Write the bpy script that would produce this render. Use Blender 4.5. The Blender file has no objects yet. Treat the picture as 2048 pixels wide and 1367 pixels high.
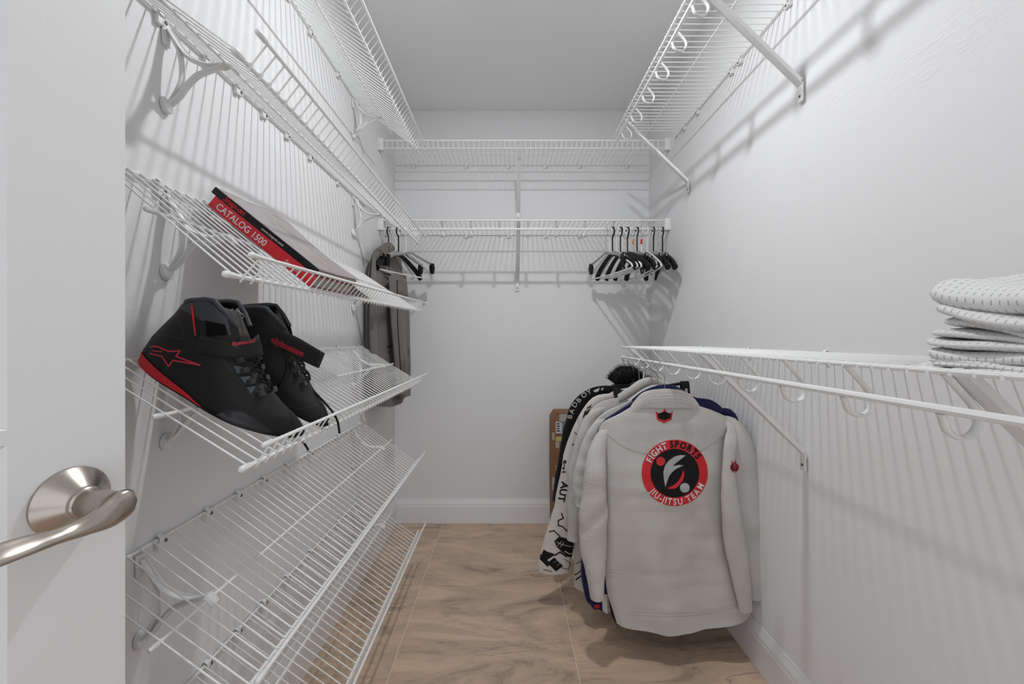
import bpy, bmesh, math, random
from mathutils import Vector, Matrix, noise
from mathutils.bvhtree import BVHTree

random.seed(7)
S = bpy.context.scene
C = S.collection
V = Vector
PI = math.pi

# ---------------------------------------------------------------- camera, world, lamp light, exposure
F = 840.0            # focal length in pixels of the 2048 px wide frame
CZ = 1.092           # eye height
VX, VY = 1016.0, 676.0
cam_d = bpy.data.cameras.new('camera')
cam = bpy.data.objects.new('camera', cam_d)
C.objects.link(cam)
cam.location = (0, 0, CZ)
cam.rotation_euler = (PI / 2, 0, 0)
cam_d.sensor_fit = 'HORIZONTAL'
cam_d.sensor_width = 36.0
cam_d.lens = F / 2048.0 * 36.0
cam_d.shift_x = (1024.0 - VX) / 2048.0
cam_d.shift_y = (VY - 683.5) / 2048.0
cam_d.clip_start = 0.02
S.camera = cam

S.view_settings.view_transform = 'Standard'
S.view_settings.look = 'None'
S.view_settings.exposure = 0.0
S.view_settings.gamma = 1.0
S.view_settings.use_curve_mapping = False

W = bpy.data.worlds.new('world')
S.world = W
W.use_nodes = True
W.node_tree.nodes['Background'].inputs[0].default_value = (0.93, 0.96, 1.0, 1)
W.node_tree.nodes['Background'].inputs[1].default_value = 1.2
LAMP_E = 860.0       # emission of the ceiling lamp's flat diffuser
LAMP_POS = (0.09, 1.18)

# room
XL, XR, YB, ZC = -0.6706, 0.8368, 2.4926, 2.44
YF = -0.95


def P(px, py, Y):
    """point at depth Y that stands at a pixel of the photograph"""
    return V(((px - VX) / F * Y, Y, CZ - (py - VY) / F * Y))


# ---------------------------------------------------------------- materials
MATS = {}


def mat(name, color, rough=0.5, metal=0.0, bump=None, spec=0.5, sheen=0.0):
    if name in MATS:
        return MATS[name]
    m = bpy.data.materials.new(name)
    m.use_nodes = True
    b = m.node_tree.nodes['Principled BSDF']
    b.inputs['Base Color'].default_value = (*color, 1)
    b.inputs['Roughness'].default_value = rough
    b.inputs['Metallic'].default_value = metal
    b.inputs['Specular IOR Level'].default_value = spec
    if sheen:
        b.inputs['Sheen Weight'].default_value = sheen
    if bump:
        scale, strength, dist = bump
        nt = m.node_tree
        tc = nt.nodes.new('ShaderNodeTexCoord')
        n = nt.nodes.new('ShaderNodeTexNoise')
        n.inputs['Scale'].default_value = scale
        n.inputs['Detail'].default_value = 4
        bp = nt.nodes.new('ShaderNodeBump')
        bp.inputs['Strength'].default_value = strength
        bp.inputs['Distance'].default_value = dist
        nt.links.new(tc.outputs['Object'], n.inputs['Vector'])
        nt.links.new(n.outputs[0], bp.inputs['Height'])
        nt.links.new(bp.outputs[0], b.inputs['Normal'])
    MATS[name] = m
    return m


def nodes(m):
    return m.node_tree, m.node_tree.nodes, m.node_tree.links, m.node_tree.nodes['Principled BSDF']


def mth(nt, op, a, b=None, c=None):
    n = nt.nodes.new('ShaderNodeMath')
    n.operation = op
    for i, x in enumerate((a, b, c)):
        if x is None:
            continue
        if isinstance(x, (int, float)):
            n.inputs[i].default_value = x
        else:
            nt.links.new(x, n.inputs[i])
    return n.outputs[0]


def wall_mat(name, color, strength):
    m = mat(name, color, 0.75, spec=0.3)
    nt, N, L, b = nodes(m)
    tc = N.new('ShaderNodeTexCoord')
    mp = N.new('ShaderNodeMapping')
    mp.inputs['Rotation'].default_value = (0.75, 0, 0)
    mp.inputs['Scale'].default_value = (1, 0.33, 1)
    L.new(tc.outputs['Object'], mp.inputs[0])
    patch = N.new('ShaderNodeTexNoise')          # where the trowel skipped
    patch.inputs['Scale'].default_value = 3.2
    patch.inputs['Detail'].default_value = 2
    L.new(mp.outputs[0], patch.inputs['Vector'])
    rp = N.new('ShaderNodeMapRange')
    rp.inputs['From Min'].default_value = 0.56
    rp.inputs['From Max'].default_value = 0.68
    L.new(patch.outputs[0], rp.inputs['Value'])
    fine = N.new('ShaderNodeTexNoise')
    fine.inputs['Scale'].default_value = 75
    fine.inputs['Detail'].default_value = 3
    fine.inputs['Distortion'].default_value = 1.2
    L.new(mp.outputs[0], fine.inputs['Vector'])
    rf = N.new('ShaderNodeMapRange')
    rf.inputs['From Min'].default_value = 0.45
    rf.inputs['From Max'].default_value = 0.7
    L.new(fine.outputs[0], rf.inputs['Value'])
    grain = N.new('ShaderNodeTexNoise')
    grain.inputs['Scale'].default_value = 160
    grain.inputs['Detail'].default_value = 2
    L.new(tc.outputs['Object'], grain.inputs['Vector'])
    h = mth(nt, 'MULTIPLY', rf.outputs[0], rp.outputs[0])
    h = mth(nt, 'ADD', h, mth(nt, 'MULTIPLY', grain.outputs[0], 0.35))
    bp = N.new('ShaderNodeBump')
    bp.inputs['Strength'].default_value = strength
    bp.inputs['Distance'].default_value = 0.0012
    L.new(h, bp.inputs['Height'])
    L.new(bp.outputs[0], b.inputs['Normal'])
    return m


M_WALL = wall_mat('wall_paint', (0.80, 0.80, 0.805), 0.55)
M_CEIL = wall_mat('ceiling_paint', (0.89, 0.89, 0.895), 0.15)
M_TRIM = mat('trim_paint', (0.84, 0.84, 0.85), 0.35)
M_DOOR = mat('door_paint', (0.80, 0.80, 0.80), 0.42)
M_WIRE = mat('white_vinyl_wire', (0.86, 0.86, 0.85), 0.35)
M_PLASTIC = mat('white_plastic', (0.80, 0.80, 0.79), 0.4)
M_STEEL = mat('white_enamel', (0.82, 0.82, 0.82), 0.4)
M_SCREW = mat('dull_screw', (0.16, 0.16, 0.16), 0.4, 0.7)
M_NICKEL = mat('brushed_nickel', (0.46, 0.41, 0.365), 0.27, 1.0)
M_DARKGAP = mat('dark_gap', (0.03, 0.03, 0.03), 0.6)


def door_bump():
    nt, N, L, b = nodes(M_DOOR)
    tc = N.new('ShaderNodeTexCoord')
    mp = N.new('ShaderNodeMapping')
    mp.inputs['Scale'].default_value = (1, 1, 0.06)
    L.new(tc.outputs['Object'], mp.inputs[0])
    n = N.new('ShaderNodeTexNoise')
    n.inputs['Scale'].default_value = 260
    n.inputs['Detail'].default_value = 2
    L.new(mp.outputs[0], n.inputs['Vector'])
    bp = N.new('ShaderNodeBump')
    bp.inputs['Strength'].default_value = 0.25
    bp.inputs['Distance'].default_value = 0.0006
    L.new(n.outputs[0], bp.inputs['Height'])
    L.new(bp.outputs[0], b.inputs['Normal'])


door_bump()
M_PANEL = mat('door_panel_paint', (0.80, 0.80, 0.80), 0.42)


def panel_bump():
    nt, N, L, b = nodes(M_PANEL)
    tc = N.new('ShaderNodeTexCoord')
    mp = N.new('ShaderNodeMapping')
    mp.inputs['Scale'].default_value = (0.12, 0.12, 1)
    L.new(tc.outputs['Object'], mp.inputs[0])
    n = N.new('ShaderNodeTexNoise')
    n.inputs['Scale'].default_value = 170
    n.inputs['Detail'].default_value = 1
    L.new(mp.outputs[0], n.inputs['Vector'])
    bp = N.new('ShaderNodeBump')
    bp.inputs['Strength'].default_value = 0.55
    bp.inputs['Distance'].default_value = 0.001
    L.new(n.outputs[0], bp.inputs['Height'])
    L.new(bp.outputs[0], b.inputs['Normal'])


panel_bump()


def tile_mat():
    m = mat('stone_tile', (0.4, 0.3, 0.22), 0.38)
    nt, N, L, b = nodes(m)
    tc = N.new('ShaderNodeTexCoord')
    oi = N.new('ShaderNodeObjectInfo')
    off = N.new('ShaderNodeVectorMath')
    off.operation = 'SCALE'
    off.inputs['Scale'].default_value = 9.0
    comb = N.new('ShaderNodeCombineXYZ')
    for i in range(3):
        L.new(oi.outputs['Random'], comb.inputs[i])
    L.new(comb.outputs[0], off.inputs[0])
    add = N.new('ShaderNodeVectorMath')
    L.new(tc.outputs['Object'], add.inputs[0])
    L.new(off.outputs[0], add.inputs[1])
    mp = N.new('ShaderNodeMapping')
    mp.inputs['Scale'].default_value = (0.5, 1.5, 1)
    mp.inputs['Rotation'].default_value = (0, 0, 0.12)
    L.new(add.outputs[0], mp.inputs[0])
    n1 = N.new('ShaderNodeTexNoise')
    n1.inputs['Scale'].default_value = 4.2
    n1.inputs['Detail'].default_value = 9
    n1.inputs['Roughness'].default_value = 0.7
    n1.inputs['Distortion'].default_value = 1.4
    L.new(mp.outputs[0], n1.inputs['Vector'])
    cr = N.new('ShaderNodeValToRGB')
    e = cr.color_ramp.elements
    e[0].position = 0.34
    e[0].color = (0.31, 0.226, 0.166, 1)
    e[1].position = 0.66
    e[1].color = (0.70, 0.515, 0.372, 1)
    x = e.new(0.42)
    x.color = (0.47, 0.353, 0.263, 1)
    x = e.new(0.55)
    x.color = (0.60, 0.444, 0.320, 1)
    L.new(n1.outputs[0], cr.inputs[0])
    # thin dark veins where a second noise crosses its middle
    n2 = N.new('ShaderNodeTexNoise')
    n2.inputs['Scale'].default_value = 2.1
    n2.inputs['Detail'].default_value = 7
    n2.inputs['Roughness'].default_value = 0.58
    n2.inputs['Distortion'].default_value = 2.0
    mp2 = N.new('ShaderNodeMapping')
    mp2.inputs['Location'].default_value = (3.1, 5.7, 0)
    mp2.inputs['Scale'].default_value = (0.7, 1.9, 1)
    mp2.inputs['Rotation'].default_value = (0, 0, -0.2)
    L.new(add.outputs[0], mp2.inputs[0])
    L.new(mp2.outputs[0], n2.inputs['Vector'])
    d = mth(nt, 'ABSOLUTE', mth(nt, 'SUBTRACT', n2.outputs[0], 0.5))
    vein = N.new('ShaderNodeMapRange')
    vein.inputs['From Min'].default_value = 0.0
    vein.inputs['From Max'].default_value = 0.016
    vein.inputs['To Min'].default_value = 0.8
    vein.inputs['To Max'].default_value = 0.0
    L.new(d, vein.inputs['Value'])
    n3 = N.new('ShaderNodeTexNoise')
    n3.inputs['Scale'].default_value = 3.0
    L.new(add.outputs[0], n3.inputs['Vector'])
    r3 = N.new('ShaderNodeMapRange')
    r3.inputs['From Min'].default_value = 0.45
    r3.inputs['From Max'].default_value = 0.65
    L.new(n3.outputs[0], r3.inputs['Value'])
    vv = mth(nt, 'MULTIPLY', vein.outputs[0], r3.outputs[0])
    mx = N.new('ShaderNodeMix')
    mx.data_type = 'RGBA'
    L.new(vv, mx.inputs['Factor'])
    L.new(cr.outputs[0], mx.inputs['A'])
    mx.inputs['B'].default_value = (0.18, 0.14, 0.12, 1)
    L.new(mx.outputs['Result'], b.inputs['Base Color'])
    return m


M_TILE = tile_mat()
M_GROUT = mat('grout', (0.80, 0.67, 0.55), 0.8)


# ---------------------------------------------------------------- mesh helpers
class MB:
    def __init__(self):
        self.v, self.f, self.m = [], [], []

    def add(self, vs, fs, mi=0):
        o = len(self.v)
        self.v += [tuple(x) for x in vs]
        self.f += [tuple(i + o for i in f) for f in fs]
        self.m += [mi] * len(fs)
        return self

    def box(self, lo, hi, mi=0, T=None):
        vs = [V((x, y, z)) for x in (lo[0], hi[0]) for y in (lo[1], hi[1]) for z in (lo[2], hi[2])]
        if T:
            vs = [T(v) for v in vs]
        return self.add(vs, [(0, 1, 3, 2), (4, 6, 7, 5), (0, 4, 5, 1), (2, 3, 7, 6), (0, 2, 6, 4), (1, 5, 7, 3)], mi)

    def bbox(self, lo, hi, bev=0.002, mi=0, T=None):
        """box with chamfered edges"""
        lo, hi = V(lo), V(hi)
        bm = bmesh.new()
        bmesh.ops.create_cube(bm, size=1)
        for v in bm.verts:
            v.co = V([lo[i] + (v.co[i] + .5) * (hi[i] - lo[i]) for i in range(3)])
        bmesh.ops.bevel(bm, geom=bm.edges[:], offset=bev, segments=2, affect='EDGES', profile=0.6)
        bm.verts.index_update()
        self.add([T(v.co) if T else v.co for v in bm.verts], [[v.index for v in f.verts] for f in bm.faces], mi)
        bm.free()
        return self

    def sweep(self, pts, r, side=None, n=8, cap=True, mi=0, closed=False):
        """tube along pts; r radius, (a,b), or a list of those (one per point); a is across, b along side"""
        pts = [V(p) for p in pts]
        k = len(pts)
        rs = r if isinstance(r, list) else [r] * k
        tang = []
        for i in range(k):
            if closed:
                t = pts[(i + 1) % k] - pts[i - 1]
            else:
                t = pts[min(i + 1, k - 1)] - pts[max(i - 1, 0)]
            tang.append(t.normalized() if t.length > 1e-9 else V((0, 0, 1)))
        rings = []
        nb = None
        for i in range(k):
            t = tang[i]
            if side is not None:
                s = V(side)
                s = (s - t * s.dot(t))
                s = s.normalized() if s.length > 1e-6 else t.orthogonal().normalized()
            else:
                if nb is None:
                    s = t.orthogonal().normalized()
                else:
                    s = nb - t * nb.dot(t)
                    s = s.normalized() if s.length > 1e-6 else t.orthogonal().normalized()
                nb = s
            q = t.cross(s).normalized()
            a, b = rs[i] if isinstance(rs[i], (tuple, list)) else (rs[i], rs[i])
            if n == 4:
                ring = [pts[i] + q * (a * x) + s * (b * y) for x, y in ((1, 1), (-1, 1), (-1, -1), (1, -1))]
            else:
                ring = [pts[i] + q * (a * math.cos(2 * PI * j / n)) + s * (b * math.sin(2 * PI * j / n)) for j in range(n)]
            rings.append(ring)
        vs = [v for ring in rings for v in ring]
        fs = []
        for i in range(k if closed else k - 1):
            i2 = (i + 1) % k
            for j in range(n):
                j2 = (j + 1) % n
                fs.append((i * n + j, i * n + j2, i2 * n + j2, i2 * n + j))
        if cap and not closed:
            fs.append(tuple(range(n - 1, -1, -1)))
            fs.append(tuple((k - 1) * n + j for j in range(n)))
        return self.add(vs, fs, mi)

    def lathe(self, prof, T, n=32, mi=0):
        """prof: list of (radius, height); T maps local (x,y,z) to the world"""
        vs, fs = [], []
        for r, h in prof:
            for j in range(n):
                a = 2 * PI * j / n
                vs.append(T(V((r * math.cos(a), r * math.sin(a), h))))
        for i in range(len(prof) - 1):
            for j in range(n):
                j2 = (j + 1) % n
                fs.append((i * n + j, i * n + j2, (i + 1) * n + j2, (i + 1) * n + j))
        fs.append(tuple(range(n - 1, -1, -1)))
        fs.append(tuple((len(prof) - 1) * n + j for j in range(n)))
        return self.add(vs, fs, mi)

    def grid(self, rows, closed_u=False, mi=0):
        nr, nc = len(rows), len(rows[0])
        vs = [v for r in rows for v in r]
        fs = []
        for i in range(nr - 1):
            for j in range(nc if closed_u else nc - 1):
                j2 = (j + 1) % nc
                fs.append((i * nc + j, i * nc + j2, (i + 1) * nc + j2, (i + 1) * nc + j))
        return self.add(vs, fs, mi)

    def prism(self, poly, T, h, mi=0):
        """poly 2D outline extruded by h along local z"""
        n = len(poly)
        vs = [T(V((x, y, 0))) for x, y in poly] + [T(V((x, y, h))) for x, y in poly]
        fs = [tuple(range(n - 1, -1, -1)), tuple(range(n, 2 * n))]
        fs += [(j, (j + 1) % n, n + (j + 1) % n, n + j) for j in range(n)]
        return self.add(vs, fs, mi)

    def mesh(self, name, mats, smooth=True):
        me = bpy.data.meshes.new(name)
        me.from_pydata(self.v, [], self.f)
        for m in (mats if isinstance(mats, (list, tuple)) else [mats]):
            me.materials.append(m)
        me.polygons.foreach_set('material_index', self.m)
        me.validate()
        bm = bmesh.new()
        bm.from_mesh(me)
        bmesh.ops.recalc_face_normals(bm, faces=bm.faces)
        if smooth:
            for f in bm.faces:
                f.smooth = True
            for e in bm.edges:
                if len(e.link_faces) == 2 and e.calc_face_angle(0) > 0.7:
                    e.smooth = False
        bm.to_mesh(me)
        bm.free()
        return me

    def build(self, name, mats, parent=None, smooth=True):
        return put(name, self.mesh(name, mats, smooth), parent)


def put(name, me, parent=None, loc=None):
    o = bpy.data.objects.new(name, me)
    C.objects.link(o)
    if parent is not None:
        o.parent = parent
        w = Matrix.Translation(-world_loc(parent))
        o.matrix_parent_inverse = w
    if loc is not None:
        o.location = loc
    return o


def world_loc(o):
    p = V((0, 0, 0))
    while o is not None:
        p = p + V(o.location)
        if o.parent is not None:
            p = p + o.matrix_parent_inverse.translation
        o = o.parent
    return p


def thing(name, label, cat, loc=(0, 0, 0), group=None):
    o = bpy.data.objects.new(name, None)
    o.empty_display_size = 0.05
    C.objects.link(o)
    o.location = loc
    o['label'] = label
    o['category'] = cat
    if group:
        o['group'] = group
    return o


def tag(o, label, cat, group=None):
    o['label'] = label
    o['category'] = cat
    if group:
        o['group'] = group
    return o


def struct(o):
    o['kind'] = 'structure'
    return o


def smooth_pts(pts, n, closed=False):
    """Catmull-Rom through pts (tuples of any size), n samples evenly spread by length"""
    k = len(pts)
    dim = len(pts[0])
    dense = []
    segs = k if closed else k - 1
    for i in range(segs):
        p1, p2 = pts[i % k], pts[(i + 1) % k]
        p0 = pts[(i - 1) % k] if (closed or i > 0) else p1
        p3 = pts[(i + 2) % k] if (closed or i + 2 < k) else p2
        for s in range(16):
            t = s / 16
            dense.append([0.5 * ((2 * p1[d]) + (-p0[d] + p2[d]) * t + (2 * p0[d] - 5 * p1[d] + 4 * p2[d] - p3[d]) * t * t
                                 + (-p0[d] + 3 * p1[d] - 3 * p2[d] + p3[d]) * t ** 3) for d in range(dim)])
    dense.append(list(pts[0] if closed else pts[-1]))
    L = [0.0]
    for a, b in zip(dense, dense[1:]):
        L.append(L[-1] + math.sqrt(sum((x - y) ** 2 for x, y in zip(a[:3], b[:3]))))
    out = []
    tot = L[-1]
    j = 0
    cnt = n if closed else n - 1
    for i in range(n):
        d = tot * i / cnt
        while j < len(L) - 2 and L[j + 1] < d:
            j += 1
        w = (d - L[j]) / max(L[j + 1] - L[j], 1e-12)
        out.append([x + (y - x) * w for x, y in zip(dense[j], dense[j + 1])])
    return out


def lin(tab, x):
    if x <= tab[0][0]:
        return tab[0][1]
    for (a, b), (c, d) in zip(tab, tab[1:]):
        if x <= c:
            return b + (d - b) * (x - a) / (c - a)
    return tab[-1][1]


_TXT = {}


def text_polys(s, bold=0.0):
    """triangulated letters, one list of (verts, faces) per character, laid out from x=0; height ~0.7"""
    key = (s, bold)
    if key in _TXT:
        return _TXT[key]
    cu = bpy.data.curves.new('txt', 'FONT')
    cu.body = s
    cu.size = 1
    cu.offset = bold
    cu.resolution_u = 3
    cu.fill_mode = 'FRONT'
    ob = bpy.data.objects.new('txt', cu)
    me = bpy.data.meshes.new_from_object(ob)
    vs = [tuple(v.co[:2]) for v in me.vertices]
    fs = [tuple(p.vertices) for p in me.polygons]
    bpy.data.objects.remove(ob)
    bpy.data.curves.remove(cu)
    bpy.data.meshes.remove(me)
    _TXT[key] = (vs, fs)
    return vs, fs


def text_w(s, bold=0.0):
    vs, _ = text_polys(s, bold)
    return max(v[0] for v in vs) if vs else 0.3


# ---------------------------------------------------------------- setting
def setting():
    T = 0.05
    o = MB().box((XL - T, YF, -0.06), (XR + T, YB + T, -0.0012)).build('floor', M_GROUT, smooth=False)
    struct(o)
    # tiles, each a piece of its own
    x0, y0, sx, sy, g = -0.9995, 1.857 - 0.6145 * 5, 0.6145, 0.6145, 0.0013
    for i in range(4):
        for j in range(7):
            a, b = x0 + i * sx, y0 + j * sy
            lo = (max(a + g, XL), max(b + 0.0004, YF), -0.004)
            hi = (min(a + sx - g, XR), min(b + sy - 0.0004, YB), 0.0)
            if hi[0] - lo[0] < 0.01 or hi[1] - lo[1] < 0.01:
                continue
            MB().bbox(lo, hi, 0.0006).build('floor_tile', M_TILE, o, smooth=False)
    struct(MB().box((XL - T, YF, ZC), (XR + T, YB + T, ZC + T)).build('ceiling', M_CEIL, smooth=False))
    struct(MB().box((XL - T, YF, -0.004), (XL, YB, ZC)).build('wall_left', M_WALL, smooth=False))
    struct(MB().box((XR, YF, -0.004), (XR + T, YB, ZC)).build('wall_right', M_WALL, smooth=False))
    struct(MB().box((XL - T, YB, -0.004), (XR + T, YB + T, ZC)).build('wall_back', M_WALL, smooth=False))
    # moulded baseboards: profile (out from the wall, height)
    prof = [(0, 0), (0.0135, 0), (0.0135, 0.098), (0.0115, 0.104), (0.0115, 0.112), (0.0085, 0.122), (0.0045, 0.134), (0.003, 0.141), (0, 0.141)]

    def base(name, a, b, out):
        a, b, out = V(a), V(b), V(out)
        n = len(prof)
        vs = [a + out * u + V((0, 0, z)) for u, z in prof] + [b + out * u + V((0, 0, z)) for u, z in prof]
        fs = [(j, (j + 1) % n, n + (j + 1) % n, n + j) for j in range(n)] + [tuple(range(n)), tuple(range(2 * n - 1, n - 1, -1))]
        struct(MB().add(vs, fs).build(name, M_TRIM, smooth=False))
    base('baseboard_back', (XL, YB, 0), (XR, YB, 0), (0, -1, 0))
    base('baseboard_left', (XL, YF, 0), (XL, YB - 0.0135, 0), (1, 0, 0))
    base('baseboard_right', (XR, YF, 0), (XR, YB - 0.0135, 0), (-1, 0, 0))


setting()


def lamp():
    t = thing('ceiling_lamp', 'round frosted ceiling lamp at the middle of the closet ceiling', 'lamp', (LAMP_POS[0], LAMP_POS[1], ZC))
    m = bpy.data.materials.new('lamp_glass')
    m.use_nodes = True
    nt = m.node_tree
    for n in list(nt.nodes):
        nt.nodes.remove(n)
    e = nt.nodes.new('ShaderNodeEmission')
    e.inputs[0].default_value = (0.965, 0.985, 1.0, 1)
    e.inputs[1].default_value = LAMP_E
    out = nt.nodes.new('ShaderNodeOutputMaterial')
    nt.links.new(e.outputs[0], out.inputs[0])
    T = lambda v: V((LAMP_POS[0] + v.x, LAMP_POS[1] + v.y, ZC + v.z))
    MB().lathe([(0.0, 0), (0.125, 0), (0.125, -0.018), (0.115, -0.022)], T, 40).build('base', M_STEEL, t)
    MB().lathe([(0.037, -0.0222), (0.037, -0.0235), (0.036, -0.0240)], T, 40).build('diffuser', m, t)


lamp()


# ---------------------------------------------------------------- wire shelves
PITCH = 0.0265
DEPTH = 0.305


class Frame:
    """A along the wall, U out of the wall along the deck, N up from the deck"""

    def __init__(self, O, A, U, N):
        self.O, self.A, self.U, self.N = V(O), V(A).normalized(), V(U).normalized(), V(N).normalized()

    def twist(self, y0, y1, t0, t1):
        self.tw = (y0, y1, math.radians(t0), math.radians(t1))
        return self

    def tilt(self, a):
        y0, y1, t0, t1 = self.tw
        return t0 + (t1 - t0) * (a - y0) / (y1 - y0)

    def __call__(self, a, u, n):
        if getattr(self, 'tw', None):
            t = self.tilt(a)
            c, s = math.cos(t), math.sin(t)
            return self.O + self.A * a + V((c, 0, -s)) * u + V((s, 0, c)) * n
        return self.O + self.A * a + self.U * u + self.N * n


def capped(mb, a, b, r):
    a, b = V(a), V(b)
    mb.sweep([a, b], r, n=8)


def rail(t, name, fr, u, n, a0, a1, r, caps=(True, True), mater=None):
    MB().sweep([fr(a0, u, n), fr(a1, u, n)], r, n=8).build(name, mater or M_WIRE, t)
    for k, (on, a, d) in enumerate(((caps[0], a0, -1), (caps[1], a1, 1))):
        if on:
            MB().sweep([fr(a - d * 0.016, u, n), fr(a - d * 0.002, u, n), fr(a + d * 0.006, u, n), fr(a + d * 0.009, u, n)],
                       [r * 1.32, r * 1.45, r * 1.4, r * 0.7], n=8).build('rail_cap', M_PLASTIC, t)


def wall_clip(t, fr, a, wall_dir, mirror=False):
    """plastic clip that holds the back rail to the wall: hook, body and a screw lug"""
    A = fr.A
    o = fr(a, 0, 0)
    up = V((0, 0, 1))
    w = V(wall_dir)          # out of the wall
    T = lambda v: o + A * v.x + w * v.y + up * v.z
    m = MB()
    m.bbox((-0.006, -0.006, -0.02), (0.006, 0.004, 0.0), 0.0015, T=T)
    m.bbox((0.004, -0.006, -0.016), (0.022, 0.0015, 0.001), 0.0015, T=T)
    m.sweep([T(V((0, -0.006, -0.004))), T(V((0, -0.006, 0.006))), T(V((0, 0.0, 0.0085))), T(V((0, 0.006, 0.004))), T(V((0, 0.006, -0.004)))],
            [(0.0018, 0.006)] * 5, side=A, n=8)
    c = m.build('wall_clip', M_PLASTIC, t)
    Ts = lambda v: o + A * (0.014 + v.x) + up * (-0.008 + v.y) + w * (0.0015 + v.z)
    MB().lathe([(0.0038, -0.001), (0.0038, 0.001), (0.003, 0.0018)], Ts, 10).build('screw', M_SCREW, c)


def deltoid(t, fr, a):
    """moulded three-armed support under the deck"""
    up = V((0, 0, 1))
    w = V((fr.U.x, fr.U.y, 0)).normalized()
    o = fr(a, 0, 0) - up * 0.018
    slope = fr.U.z / math.sqrt(max(1e-9, 1 - fr.U.z ** 2))

    def T(x, z):
        return o + w * x + up * z
    sl = slope if abs(slope) > 0.01 else -0.6
    k = sl / -0.7265
    tip = (0.116, -0.067 * k)
    m = MB()
    c1 = smooth_pts([(0.004, 0), (0.013, -0.018), (0.023, -0.040), (0.0286, -0.072), (0.026, -0.106), (0.004, -0.146)], 18)
    c2 = smooth_pts([(0.004, 0), (0.0125, -0.0135), (0.027, -0.036), (0.041, -0.052 * k), (0.061, -0.063 * k), (0.084, -0.069 * k), tip], 18)
    c3 = smooth_pts([(0.004, -0.146), (0.024, -0.128), (0.038, -0.109), (0.058, -0.089), (0.084, -0.078 * k), tip], 18)
    for c in (c1, c2, c3):
        m.sweep([T(x, z) for x, z in c], [(0.0032, 0.0085)] * len(c), side=fr.A, n=8)
        m.sweep([T(x, z) for x, z in c], [(0.0055, 0.0022)] * len(c), side=fr.A, n=6)
    # pad beneath the wires, head and foot against the wall
    m.sweep([T(tip[0] - 0.010, tip[1] - 0.006), T(tip[0] + 0.004, tip[1] + 0.001), T(tip[0] + 0.018, tip[1] + 0.018 * sl)],
            [(0.003, 0.009), (0.0035, 0.013), (0.0025, 0.011)], side=fr.A, n=10)
    m.sweep([T(-0.0025, 0.010), T(-0.0025, -0.03)], [(0.0045, 0.011), (0.004, 0.009)], side=fr.A, n=10)
    b = m.build('support_bracket', M_PLASTIC, t)
    MB().sweep([T(-0.004, -0.146), T(0.003, -0.146), T(0.0065, -0.144)], [(0.017, 0.0135), (0.016, 0.0125), (0.007, 0.006)], side=fr.A, n=14).build('foot', M_PLASTIC, b)


def wires(t, fr, pts, count, a0, name='cross_wire', r=0.0016, first_short=None, n=6, start=0):
    """one wire per pitch, all copies of one mesh that hangs on the back rail"""
    def one(q):
        m = MB().sweep([fr.U * u + fr.N * nn for u, nn in q], r, side=fr.A, n=n)
        return m.mesh(name, M_WIRE)
    me = one(pts)
    me2 = one(first_short) if first_short else None
    for k in range(start, count):
        y = a0 + k * PITCH
        o = put(name, me2 if (me2 and k == 0) else me, t, fr.O + fr.A * y)
        if getattr(fr, 'tw', None):
            o.rotation_euler = (0, fr.tilt(y) - math.atan2(-fr.U.z, fr.U.x), 0)


CLIPS = [0.80, 0.925, 1.03, 1.14, 1.26, 1.41, 1.64, 1.86]


def shoe_shelf(name, label, zw, tilt, y0=0.645, y1=1.95, roll=0.0, clips=CLIPS, by=0.82, tilt1=None):
    c, s = math.cos(math.radians(tilt)), math.sin(math.radians(tilt))
    A = V((0, 1, roll))
    fr = Frame((XL + 0.006, 0, zw), A, (c, 0, -s), (s, 0, c))
    if tilt1 is not None:
        fr.twist(y0, y1, tilt, tilt1)
    t = thing(name, label, 'shelf', (XL, y0, zw), 'angled wire shoe shelves on the left wall')
    n = int((y1 - y0 - 0.012) / PITCH)
    lip = 0.0455
    wires(t, fr, [(0.0, 0.0035), (0.15, 0.0030), (DEPTH - 0.004, 0.0035), (DEPTH + 0.0022, 0.006), (DEPTH + 0.0035, lip)], n, y0 + 0.006,
          first_short=[(0.0, 0.0035), (DEPTH + 0.002, 0.0035)])
    wires(t, fr, [(DEPTH + 0.004, 0.006), (DEPTH + 0.0035, -0.0075)], n, y0 + 0.006, name='wire_tail', start=1)
    rail(t, 'back_rail', fr, 0, 0, y0, y1, 0.0030)
    rail(t, 'middle_rail', fr, DEPTH * 0.5, 0, y0 - 0.004, y1, 0.0030)
    rail(t, 'front_rail', fr, DEPTH, 0, y0, y1, 0.0040)
    rail(t, 'lip_rail', fr, DEPTH + 0.0065, lip, y0 + 0.008, y1, 0.0034)
    for y in clips:
        wall_clip(t, fr, y, (1, 0, 0))
    for y in (by, 1.81):
        deltoid(t, fr, y)
    return fr


L1 = shoe_shelf('wire_shoe_shelf', 'topmost angled white wire shoe shelf on left wall, seen from below', CZ + 1.549 * 0.6706, 36)
L2 = shoe_shelf('wire_shoe_shelf', 'angled white wire shelf with raised front rail, directly above the catalogs', CZ + 0.922 * 0.6706, 36)
L3 = shoe_shelf('wire_shoe_shelf', 'angled white wire shoe shelf carrying the red and black catalogs', CZ + 0.438 * 0.6706, 40, tilt1=33)
L4 = shoe_shelf('wire_shoe_shelf', 'angled white wire shoe shelf carrying the black racing boots', CZ - 0.057 * 0.6706, 32)
L5 = shoe_shelf('wire_shoe_shelf', 'empty angled white wire shoe shelf just below the boots', CZ - 0.570 * 0.6706, 36, by=0.762)
L6 = shoe_shelf('wire_shoe_shelf', 'lowest angled white wire shoe shelf, close above the floor tiles', CZ - 1.070 * 0.6706, 36)


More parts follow.
